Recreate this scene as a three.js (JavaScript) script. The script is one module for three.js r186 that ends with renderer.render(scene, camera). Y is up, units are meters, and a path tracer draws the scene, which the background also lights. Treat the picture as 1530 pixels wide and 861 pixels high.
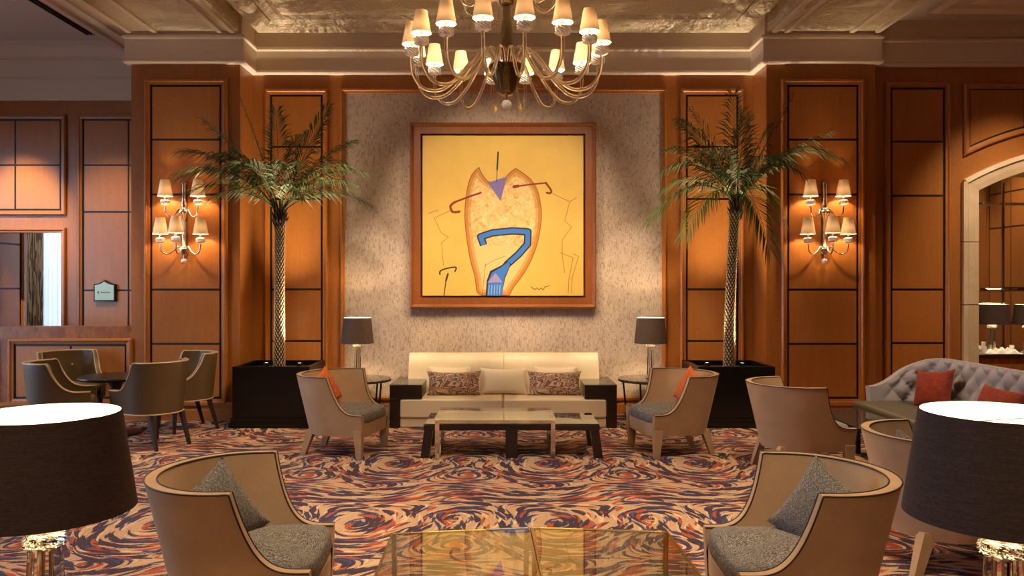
import * as THREE from 'three';
import { RoundedBoxGeometry } from 'three/addons/geometries/RoundedBoxGeometry.js';
import { mergeGeometries, mergeVertices, toCreasedNormals } from 'three/addons/utils/BufferGeometryUtils.js';

// ---------------------------------------------------------------- camera, sky, exposure
const scene = new THREE.Scene();
const F = 1180, VX = 752, VY = 425, EYE = 1.6;               // focal length and vanishing point in photo pixels
const camera = new THREE.PerspectiveCamera(2 * Math.atan(430.5 / F) * 180 / Math.PI, 1530 / 861, 0.05, 100);
camera.position.set(0, EYE, 0);
camera.lookAt(0, EYE, -1);
camera.setViewOffset(1530, 861, 765 - VX, 430.5 - VY, 1530, 861);
const renderer = new THREE.WebGLRenderer();
renderer.toneMapping = THREE.LinearToneMapping;
renderer.toneMappingExposure = 1.1;
renderer.shadowMap.enabled = true;
scene.background = new THREE.Color().setRGB(0.5, 0.68, 1.0);
scene.backgroundIntensity = 12.0;
const WARM = new THREE.Color().setRGB(1.0, 0.72, 0.42), SPOTC = new THREE.Color().setRGB(1.0, 0.80, 0.57);
const I = { chandelier: 2.8, sconce: .8, table: 1.6, fgLamp: 1.4, uplight: 26, painting: 36, scallop: 24, down: 21, floor: 40 };

// ---------------------------------------------------------------- helpers
const X = (px, Z) => (px - VX) * Z / F, Y = (py, Z) => EYE + (VY - py) * Z / F;
function rng(seed) { let a = seed >>> 0; return () => { a = (a + 0x6D2B79F5) | 0; let t = Math.imul(a ^ (a >>> 15), 1 | a); t = (t + Math.imul(t ^ (t >>> 7), 61 | t)) ^ t; return ((t ^ (t >>> 14)) >>> 0) / 4294967296; }; }
const lerp = (a, b, t) => a + (b - a) * t, clamp = (x, a = 0, b = 1) => Math.min(b, Math.max(a, x));
const smooth = (a, b, x) => { const t = clamp((x - a) / (b - a)); return t * t * (3 - 2 * t); };
const V = (x, y, z) => new THREE.Vector3(x, y, z);
const counts = {};
function numbered(n) { const k = counts[n] = (counts[n] ?? -1) + 1; return k ? n + '_' + String(k).padStart(3, '0') : n; }
function shade(o) { o.traverse((c) => { if (c.isMesh) { c.castShadow = true; c.receiveShadow = true; } }); return o; }
function part(name, geo, mat, parent, pos) {
  const m = new THREE.Mesh(Array.isArray(geo) ? merge(geo) : geo, mat);
  m.name = name; m.castShadow = m.receiveShadow = true; parent.add(m);
  if (pos) m.position.set(...pos);
  return m;
}
function tag(o, label, category, group, kind) { if (label) o.userData.label = label; if (category) o.userData.category = category; if (group) o.userData.group = group; if (kind) o.userData.kind = kind; return o; }
function thing(name, label, category, pos = [0, 0, 0], turn = 0, group) {
  const g = new THREE.Group(); g.name = numbered(name); g.position.set(...pos); g.rotation.y = turn; scene.add(g);
  return tag(g, label, category, group);
}
function structure(name, geo, mat, label, category, pos) { return tag(part(name, geo, mat, scene, pos), label, category, null, 'structure'); }
function copyOf(o, label, pos, turn) { const c = o.clone(); c.name = numbered(o.name.replace(/_\d{3}$/, '')); scene.add(c); if (label) c.userData = { ...o.userData, label }; if (pos) c.position.set(...pos); if (turn !== undefined) c.rotation.y = turn; return c; }
function norm(g) { let n = g.index ? g.toNonIndexed() : g; for (const k of Object.keys(n.attributes)) if (!['position', 'normal', 'uv'].includes(k)) n.deleteAttribute(k); if (!n.attributes.uv) uvBox(n); return n; }
function merge(list) { return list.length === 1 ? list[0] : mergeGeometries(list.map(norm)); }
function uvBox(g, ou = 0, ov = 0) {          // uv in metres by the way a face points
  if (g.index) g = g.toNonIndexed();
  if (!g.attributes.normal) g.computeVertexNormals();
  const p = g.attributes.position, uv = new Float32Array(p.count * 2), a = V(), b = V(), c = V(), n = V();
  for (let i = 0; i < p.count; i += 3) {
    a.fromBufferAttribute(p, i); b.fromBufferAttribute(p, i + 1); c.fromBufferAttribute(p, i + 2);
    n.copy(b).sub(a).cross(c.clone().sub(a));
    const ax = Math.abs(n.x), ay = Math.abs(n.y), az = Math.abs(n.z);
    [a, b, c].forEach((q, k) => { const j = (i + k) * 2; if (az >= ax && az >= ay) { uv[j] = q.x; uv[j + 1] = q.y; } else if (ax >= ay) { uv[j] = q.z; uv[j + 1] = q.y; } else { uv[j] = q.x; uv[j + 1] = q.z; } uv[j] += ou; uv[j + 1] += ov; });
  }
  g.setAttribute('uv', new THREE.BufferAttribute(uv, 2));
  return g;
}
function box(w, h, d, x = 0, y = 0, z = 0, ou = 0, ov = 0) { return uvBox(new THREE.BoxGeometry(w, h, d).translate(x, y, z), ou, ov); }
function span(x0, x1, y0, y1, z0, z1) { return box(x1 - x0, y1 - y0, z1 - z0, (x0 + x1) / 2, (y0 + y1) / 2, (z0 + z1) / 2); }
function rbox(w, h, d, r, x = 0, y = 0, z = 0) { return uvBox(new RoundedBoxGeometry(w, h, d, 2, r).translate(x, y, z)); }
function lathe(pts, seg = 32, x = 0, y = 0, z = 0) { return new THREE.LatheGeometry(pts.map(([r, h]) => new THREE.Vector2(Math.max(r, 0.0001), h)), seg).translate(x, y, z); }
function tube(pts, r, seg = 40, rs = 8, closed = false) { return new THREE.TubeGeometry(new THREE.CatmullRomCurve3(pts.map((p) => (p.isVector3 ? p : V(...p))), closed, 'centripetal'), seg, r, rs, closed); }
function bar(a, b, r0, r1 = r0, seg = 10) {  // tapered round bar between two points
  const A = V(...a), B = V(...b), g = new THREE.CylinderGeometry(r1, r0, A.distanceTo(B), seg);
  g.applyQuaternion(new THREE.Quaternion().setFromUnitVectors(V(0, 1, 0), B.clone().sub(A).normalize()));
  return g.translate((A.x + B.x) / 2, (A.y + B.y) / 2, (A.z + B.z) / 2);
}
function taperBox(a, b, w0, d0, w1, d1) {     // four-sided tapered leg from a (foot) to b (top)
  const p = [], q = (c, w, d) => [[c[0] - w / 2, c[1], c[2] - d / 2], [c[0] + w / 2, c[1], c[2] - d / 2], [c[0] + w / 2, c[1], c[2] + d / 2], [c[0] - w / 2, c[1], c[2] + d / 2]];
  const l = q(a, w0, d0), h = q(b, w1, d1), tri = (...k) => k.forEach((v) => p.push(...v));
  for (let i = 0; i < 4; i++) { const j = (i + 1) % 4; tri(l[i], h[j], l[j]); tri(l[i], h[i], h[j]); }
  tri(l[0], l[1], l[2]); tri(l[0], l[2], l[3]); tri(h[0], h[2], h[1]); tri(h[0], h[3], h[2]);
  const g = new THREE.BufferGeometry(); g.setAttribute('position', new THREE.Float32BufferAttribute(p, 3)); g.computeVertexNormals();
  return uvBox(g);
}
function grid(nu, nv, f, closedU = false) {   // f(u, v) -> [x, y, z], smooth
  const p = [], uv = [], id = [];
  for (let i = 0; i <= nu; i++) for (let j = 0; j <= nv; j++) { p.push(...f(i / nu, j / nv)); uv.push(i / nu, j / nv); }
  for (let i = 0; i < nu; i++) for (let j = 0; j < nv; j++) { const a = i * (nv + 1) + j, b = a + nv + 1; id.push(a, b, a + 1, b, b + 1, a + 1); }
  const g = new THREE.BufferGeometry(); g.setAttribute('position', new THREE.Float32BufferAttribute(p, 3)); g.setAttribute('uv', new THREE.Float32BufferAttribute(uv, 2)); g.setIndex(id); g.computeVertexNormals();
  return g;
}
function sweep(pts, profile, closed) {        // profile [inset, height] along a polyline in the XY plane (inset to the left of travel), height along +z
  const n = pts.length, off = pts.map((p, i) => {
    const a = closed ? pts[(i + n - 1) % n] : pts[Math.max(0, i - 1)], b = closed ? pts[(i + 1) % n] : pts[Math.min(n - 1, i + 1)];
    const d1 = [p[0] - a[0], p[1] - a[1]], d2 = [b[0] - p[0], b[1] - p[1]], l1 = Math.hypot(...d1), l2 = Math.hypot(...d2);
    let n1 = l1 ? [-d1[1] / l1, d1[0] / l1] : null, n2 = l2 ? [-d2[1] / l2, d2[0] / l2] : null; n1 ??= n2; n2 ??= n1;
    const m = [n1[0] + n2[0], n1[1] + n2[1]], k = 2 / (m[0] * m[0] + m[1] * m[1]);
    return [m[0] * k, m[1] * k];
  });
  const pos = [], P = (i, j) => { const q = profile[j]; return [pts[i][0] + off[i][0] * q[0], pts[i][1] + off[i][1] * q[0], q[1]]; };
  for (let i = 0; i < (closed ? n : n - 1); i++) for (let j = 0; j < profile.length - 1; j++) {
    const a = P(i, j), b = P((i + 1) % n, j), c = P((i + 1) % n, j + 1), d = P(i, j + 1);
    pos.push(...a, ...b, ...c, ...a, ...c, ...d);
  }
  if (!closed) for (const i of [0, n - 1]) for (let j = 1; j < profile.length - 1; j++) pos.push(...P(i, 0), ...P(i, j), ...P(i, j + 1));
  const g = new THREE.BufferGeometry(); g.setAttribute('position', new THREE.Float32BufferAttribute(pos, 3)); g.computeVertexNormals();
  return uvBox(g);
}
const rectPts = (x0, x1, y0, y1) => [[x0, y0], [x1, y0], [x1, y1], [x0, y1]];
// a run of moulding along a plan polyline [x, z]; profile [outwards, y]
function runMoulding(plan, profile, closed = false) {
  const g = sweep(plan.map(([x, z]) => [x, -z]), closed ? profile : profile.map(([o, y]) => [-o, y]), closed);          // XY plane with y = -z
  g.rotateX(-Math.PI / 2);                                                   // (x, y, z) -> (x, z, -y)
  return uvBox(g);
}

// ---------------------------------------------------------------- textures
function lattice(n, seed) { const r = rng(seed), a = new Float32Array(n * n); for (let i = 0; i < a.length; i++) a[i] = r(); return a; }
function pnoise(seed) {       // periodic value noise: f(x, y, px, py) with integer periods
  const N = 256, L = lattice(N, seed);
  return (x, y, px, py) => {
    const ix = Math.floor(x), iy = Math.floor(y), fx = x - ix, fy = y - iy, sx = fx * fx * (3 - 2 * fx), sy = fy * fy * (3 - 2 * fy);
    const w = (k, p) => ((k % p) + p) % p, x0 = w(ix, px), x1 = w(ix + 1, px), y0 = w(iy, py), y1 = w(iy + 1, py), at = (a, b) => L[((b * 57 + 13) % N) * N + ((a * 31 + b * 7) % N)];
    return lerp(lerp(at(x0, y0), at(x1, y0), sx), lerp(at(x0, y1), at(x1, y1), sx), sy);
  };
}
function dataTex(w, h, f, srgb = true, rep) {
  const d = new Uint8Array(w * h * 4), c = [0, 0, 0];
  for (let y = 0; y < h; y++) for (let x = 0; x < w; x++) { f(x / w, y / h, c); const i = (y * w + x) * 4; d[i] = clamp(c[0]) * 255; d[i + 1] = clamp(c[1]) * 255; d[i + 2] = clamp(c[2]) * 255; d[i + 3] = 255; }
  const t = new THREE.DataTexture(d, w, h); t.wrapS = t.wrapT = THREE.RepeatWrapping; t.magFilter = THREE.LinearFilter; t.colorSpace = srgb ? THREE.SRGBColorSpace : THREE.NoColorSpace; t.needsUpdate = true;
  if (rep) t.repeat.set(rep[0], rep[1]);
  return t;
}
const hex = (s) => [1, 3, 5].map((k) => parseInt(s.slice(k, k + 2), 16) / 255);
const mixc = (o, a, b, t) => { for (let k = 0; k < 3; k++) o[k] = a[k] + (b[k] - a[k]) * t; };
function mat(o) { const m = new (o.transmission !== undefined || o.clearcoat || o.sheen ? THREE.MeshPhysicalMaterial : THREE.MeshStandardMaterial)({ side: THREE.DoubleSide, roughness: 0.6, ...o }); return m; }

const n1 = pnoise(11), n2 = pnoise(22), n3 = pnoise(33), n4 = pnoise(44);
// carpet: broken brush strokes laid along swirls, one repeat is 1.335 m x 1.78 m
const carpetTex = (() => {
  const W = 1536, H = 2048, ar = H / W, r = rng(5), d = new Uint8Array(W * H * 4);
  const vort = [[.25, .2, .3, 1], [.75, .42, .3, -1], [.24, .66, .3, -1], [.76, .9, .32, 1], [.26, 1.13, .3, 1], [.8, 1.24, .2, -1]];
  const wrap = (q, p) => q - Math.round(q / p) * p;
  const flow = (x, y) => { let vx = .3 + (n3(x * 4, y * 4, 4, 256) - .5) * .7, vy = (n4(x * 4, y * 4, 4, 256) - .5) * .7; for (const [cx, cy, rad, s] of vort) { const dx = wrap(x - cx, 1), dy = wrap(y - cy, ar), k = Math.hypot(dx, dy) / rad, f = 2.6 * s * k * Math.exp(-k * k * .9) / Math.max(k * rad, .001) * rad; vx += -dy / rad * f - dx / rad * f * .35 * s; vy += dx / rad * f - dy / rad * f * .35 * s; } const l = Math.hypot(vx, vy) || 1; return [vx / l, vy / l]; };
  const C = (h) => hex(h).map((x) => x * 255), base = C('#b8926d');
  for (let i = 0; i < W * H; i++) { const u = (i % W) / W, v = Math.floor(i / W) / H, g = .9 + .2 * n1(u * 256, v * 256, 256, 256); d[i * 4] = base[0] * g; d[i * 4 + 1] = base[1] * g; d[i * 4 + 2] = base[2] * g; d[i * 4 + 3] = 255; }
  const dab = (px, py, rad, c) => { const R2 = rad * rad, k = Math.ceil(rad); for (let j = -k; j <= k; j++) for (let i = -k; i <= k; i++) if (i * i + j * j <= R2) { const X0 = (((px + i) | 0) % W + W) % W, Y0 = (((py + j) | 0) % H + H) % H, o = (Y0 * W + X0) * 4, g = .88 + .24 * r(); d[o] = Math.min(255, c[0] * g); d[o + 1] = Math.min(255, c[1] * g); d[o + 2] = Math.min(255, c[2] * g); } };
  const stroke = (x, y, len, width, c, c2) => {
    const path = [], st = 3 / W, dv = (r() - .5) * .7, cd = Math.cos(dv), sd = Math.sin(dv); for (let t = 0; t < len; t += 3) { const [fa, fb] = flow(x, y), a = fa * cd - fb * sd, b = fa * sd + fb * cd; path.push([x, y, -b, a]); x += a * st; y += b * st; }
    const nb = Math.max(1, Math.round(width / 3.2)), n = path.length;
    for (let k = 0; k < nb; k++) {
      const o = (k + .5) / nb * 2 - 1, e = Math.abs(o), t0 = n * (.22 * e * r() + .1 * e), t1 = n * (1 - .45 * e * r() - .18 * e), cc = c2 && r() < .3 ? c2 : c;
      for (let t = Math.floor(t0); t < t1; t++) { const q = path[t]; if (!q) break; if (r() < .03) t += Math.floor(r() * 5); const tp = Math.sin(Math.PI * clamp(t / n * .9 + .08)) ** .6, off = o * width * .5 * tp; dab(q[0] * W + q[2] * off, q[1] * W + q[3] * off, 1.6 + 1.2 * tp, cc); }
    }
  };
  const plum = C('#3b2134'), ink = C('#2b2430'), navy = C('#343d66'), slate = C('#49537c'), rust = C('#a84a1c'), brick = C('#8b3a1c'), cream = C('#d8b68d'), tan = C('#c29d77');
  const many = (n, l0, l1, w0, w1, c, c2) => { for (let i = 0; i < n; i++) stroke(r(), r() * ar, lerp(l0, l1, r() * r()), lerp(w0, w1, r()), c, c2); };
  many(90, 160, 480, 10, 34, cream, tan); many(150, 200, 620, 26, 84, plum, ink); many(62, 160, 480, 22, 62, navy, ink); many(62, 160, 460, 24, 66, rust, brick); many(90, 140, 420, 10, 30, ink, plum); many(70, 160, 480, 8, 30, tan, cream); many(36, 100, 300, 12, 36, rust, brick); many(26, 100, 280, 10, 28, navy, slate); many(50, 140, 380, 14, 44, plum, ink);
  const t = new THREE.DataTexture(d, W, H); t.wrapS = t.wrapT = THREE.RepeatWrapping; t.magFilter = THREE.LinearFilter; t.colorSpace = THREE.SRGBColorSpace; t.repeat.set(1 / 1.335, 1 / 1.78); t.needsUpdate = true;
  return t;
})();
const tuftBump = dataTex(256, 256, (u, v, o) => { o[0] = o[1] = o[2] = n1(u * 128, v * 128, 128, 128); }, false, [3, 3]);
function woodTex(a, b, seed, burl) {
  const N1 = pnoise(seed), N2 = pnoise(seed + 1), ca = hex(a), cb = hex(b);
  return dataTex(512, 1024, (u, v, o) => {
    const w = (N2(u * 3, v * 3, 3, 3) - .5) * .05;
    const g = burl ? N1(u * 24, v * 24, 24, 24) * .4 + N2(u * 60, v * 50, 60, 50) * .35 + N1(u * 8, v * 6, 8, 6) * .25
      : N1((u + w) * 90, v * 8, 90, 8) * .22 + N2((u + w) * 30, v * 4, 30, 4) * .18 + N1(u * 130, v * 110, 130, 110) * .38 + N2(u * 5, v * 6, 5, 6) * .22;
    mixc(o, ca, cb, clamp((g - .5) * (burl ? 1.7 : 1.2) + .5));
  }, true, [1 / 1.1, 1 / 2.2]);
}
const tweedTex = dataTex(512, 512, (u, v, o) => { const a = n1(u * 120, v * 120, 120, 120), b = n2(u * 200, v * 200, 200, 200), c = n3(u * 70, v * 90, 70, 90); mixc(o, hex('#373432'), hex('#a69b8c'), clamp((a * .4 + b * .35 + c * .25 - .5) * 2.6 + .42)); }, true, [1, 1]);
const suedeTex = dataTex(512, 512, (u, v, o) => { const a = n1(u * 6, v * 6, 6, 6) * .5 + n2(u * 17, v * 17, 17, 17) * .3 + n3(u * 140, v * 140, 140, 140) * .2; mixc(o, hex('#9d7c5a'), hex('#b9966f'), a); }, true, [1, 1]);
const wallpaperTex = dataTex(1024, 1024, (u, v, o) => {
  const a = n1(u * 220, v * 60, 220, 60), b = n2(u * 120, v * 34, 120, 34), c = n3(u * 8, v * 6, 8, 6), f = n4(u * 250, v * 250, 250, 250);
  mixc(o, hex('#a89484'), hex('#c2b09e'), a * .45 + b * .3 + f * .25);
  if (n3(u * 130, v * 38, 130, 38) * .7 + n1(u * 240, v * 120, 240, 120) * .3 > .67) mixc(o, o, hex('#7a6454'), .5);
  if (n2(u * 180 + 3, v * 70, 180, 70) * .75 + f * .25 > .74) mixc(o, o, hex('#d8c8b4'), .4);
  for (let k = 0; k < 3; k++) o[k] *= .96 + .08 * c;
}, true, [1 / 1.2, 1 / 1.2]);
const leafBump = dataTex(1024, 1024, (u, v, o) => {       // crumpled leaf finish of the ceiling
  const wx = n3(u * 9, v * 9, 9, 9), wy = n4(u * 9, v * 9, 9, 9), a = Math.abs(n1(u * 22 + wx * 2.5, v * 34 + wy * 2.5, 22, 34) - .5) * 2, b = Math.abs(n2(u * 60 + wx, v * 80 + wy, 60, 80) - .5) * 2;
  o[0] = o[1] = o[2] = a * .65 + b * .35;
}, false, [1 / 1.4, 1 / 1.4]);
const linenTex = (a, b) => dataTex(512, 512, (u, v, o) => { mixc(o, hex(a), hex(b), n1(u * 40, v * 250, 40, 250) * .55 + n2(u * 250, v * 90, 250, 90) * .45); }, true, [1, 1]);
const damaskTex = dataTex(512, 512, (u, v, o) => {
  const wx = n1(u * 6, v * 6, 6, 6) * 2.6, wy = n2(u * 6, v * 6, 6, 6) * 2.6, s = Math.sin((n3(u * 9 + wx, v * 9 + wy, 9, 9)) * 26);
  mixc(o, hex('#6d4a3c'), hex('#b99a80'), smooth(-.1, .5, s)); const g = .85 + .3 * n4(u * 200, v * 200, 200, 200); for (let k = 0; k < 3; k++) o[k] *= g;
}, true, [1, 1]);
const curtainTex = dataTex(256, 512, (u, v, o) => { const wx = n1(u * 8, v * 16, 8, 16) * 2; mixc(o, hex('#5d5850'), hex('#a8a196'), smooth(.45, .6, n2(u * 20 + wx, v * 40 + wx, 20, 40))); }, true, [2, .6]);
const stoneTex = dataTex(512, 512, (u, v, o) => { mixc(o, hex('#b99b78'), hex('#dcc3a0'), n1(u * 4, v * 5, 4, 5) * .5 + n2(u * 14, v * 14, 14, 14) * .3 + n3(u * 100, v * 100, 100, 100) * .2); });

// the canvas on the wall
const paintingTex = (() => {
  const S = 1024, c = document.createElement('canvas'); c.width = c.height = S; const g = c.getContext('2d');
  const k = S / 647, q = (x, y) => [(x - 138) * k, (y - 113) * k], r = rng(8);
  g.fillStyle = '#d2a94e'; g.fillRect(0, 0, S, S);
  for (let i = 0; i < 900; i++) { const x = r() * S, y = r() * S, s = 20 + r() * 90; g.globalAlpha = .035; g.fillStyle = r() < .5 ? '#f0cf74' : '#c39535'; g.beginPath(); g.ellipse(x, y, s, s * (.3 + r() * .5), r() * 3, 0, 7); g.fill(); }
  g.globalAlpha = 1;
  const path = (pts, close) => { g.beginPath(); pts.forEach((p, i) => { const [x, y] = q(...p); i ? g.lineTo(x, y) : g.moveTo(x, y); }); if (close) g.closePath(); };
  const curve = (pts, close) => { const P = pts.map((p) => q(...p)); g.beginPath(); g.moveTo(...P[0]); for (let i = 1; i < P.length - 1; i++) g.quadraticCurveTo(...P[i], (P[i][0] + P[i + 1][0]) / 2, (P[i][1] + P[i + 1][1]) / 2); g.lineTo(...P[P.length - 1]); if (close) g.closePath(); };
  const body = [[390, 760], [355, 760], [352, 690], [330, 620], [314, 520], [306, 430], [314, 350], [326, 290], [345, 258], [362, 244], [366, 242], [366, 242], [368, 250], [374, 264], [390, 288], [405, 302], [440, 308], [470, 285], [490, 262], [510, 247], [514, 246], [514, 246], [520, 250], [545, 266], [575, 290], [600, 330], [612, 380], [618, 440], [606, 530], [580, 610], [540, 680], [500, 730], [486, 760]];
  curve(body, true); g.fillStyle = '#d8b677'; g.fill(); g.save(); g.clip();
  for (let i = 0; i < 700; i++) { const [x, y] = q(310 + r() * 305, 250 + r() * 300); g.globalAlpha = .14 + r() * .2; g.strokeStyle = ['#ead093', '#c08c3a', '#a87026', '#f2e2b8'][Math.floor(r() * 4)]; g.lineWidth = 4 + r() * 12; g.beginPath(); g.moveTo(x, y); g.quadraticCurveTo(x + (r() - .5) * 60, y + (r() - .5) * 60, x + (r() - .5) * 90, y + (r() - .5) * 90); g.stroke(); }
  g.globalAlpha = 1; curve(body, true); g.strokeStyle = '#b26c1c'; g.lineWidth = 74; g.globalAlpha = .45; g.stroke(); g.lineWidth = 40; g.globalAlpha = .7; g.stroke(); g.globalAlpha = 1; g.restore();
  curve(body, true); g.strokeStyle = '#7d4510'; g.lineWidth = 5; g.stroke();
  path([[400, 303], [478, 278], [452, 378]], true); g.fillStyle = '#7466a0'; g.fill();
  g.lineCap = 'round'; g.lineJoin = 'round';
  path([[442, 180], [438, 250]]); g.strokeStyle = '#1d231c'; g.lineWidth = 10; g.stroke(); path([[438, 250], [436, 300]]); g.lineWidth = 4; g.stroke();
  g.strokeStyle = '#7e1f0c'; g.lineWidth = 12; path([[372, 344], [330, 358], [272, 380]]); g.stroke(); g.lineWidth = 15; curve([[272, 380], [248, 392], [252, 414], [262, 424], [286, 420]]); g.stroke();
  g.lineWidth = 20; path([[506, 319], [522, 317]]); g.stroke(); g.lineWidth = 10; path([[522, 317], [575, 310], [634, 304]]); g.stroke(); g.lineWidth = 13; curve([[634, 304], [648, 322], [658, 338], [652, 347], [638, 344]]); g.stroke();
  // the blue crook
  const crook = [[384, 556], [372, 522], [420, 506], [500, 498], [562, 502], [560, 552], [525, 592], [480, 632], [462, 658]];
  const cr = () => path(crook);
  cr(); g.strokeStyle = '#1a2030'; g.lineWidth = 48; g.lineCap = 'butt'; g.stroke(); cr(); g.strokeStyle = '#2f6fc2'; g.lineWidth = 30; g.stroke();
  path([[392, 760], [396, 700], [410, 660], [450, 640], [482, 620], [494, 632], [470, 690], [456, 760]], true); g.fillStyle = '#1a2030'; g.fill();
  path([[398, 760], [402, 704], [416, 668], [452, 646], [486, 622], [490, 636], [466, 690], [458, 760]], true); g.fillStyle = '#2f6fc2'; g.fill();
  path([[398, 708], [432, 668], [460, 706]], true); g.fillStyle = '#9487b8'; g.fill();
  g.strokeStyle = '#86a7d6'; g.lineWidth = 6; for (let i = 0; i < 5; i++) { path([[406 + i * 11, 716], [404 + i * 11, 756]]); g.stroke(); }
  g.lineCap = 'round';
  g.strokeStyle = '#20241c'; g.lineWidth = 9; curve([[208, 674], [204, 662], [225, 652], [262, 644], [276, 646], [268, 662]]); g.stroke(); g.lineWidth = 11; path([[240, 672], [232, 700]]); g.stroke(); g.lineWidth = 6; path([[232, 700], [224, 758]]); g.stroke();
  g.strokeStyle = '#4a3813'; g.lineWidth = 2.2;
  path([[250, 416], [185, 446], [212, 505], [242, 524], [214, 546], [222, 640]]); g.stroke(); path([[160, 428], [200, 414]]); g.stroke();
  path([[662, 348], [730, 380], [710, 458], [738, 482], [700, 535], [700, 600], [710, 668]]); g.stroke(); path([[730, 380], [758, 364]]); g.stroke(); path([[690, 586], [744, 606], [726, 700], [724, 750]]); g.stroke(); path([[744, 590], [766, 602], [740, 690], [738, 752]]); g.stroke();
  path([[392, 630], [384, 700], [378, 758]]); g.stroke(); path([[470, 600], [420, 620], [386, 640]]); g.stroke();
  g.strokeStyle = '#2c2818'; g.lineWidth = 3.6; path([[574, 724], [582, 731], [590, 735], [598, 729], [606, 736], [616, 728], [622, 737], [632, 724], [650, 720]]); g.stroke();
  const t = new THREE.CanvasTexture(c); t.colorSpace = THREE.SRGBColorSpace; return t;
})();

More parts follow.
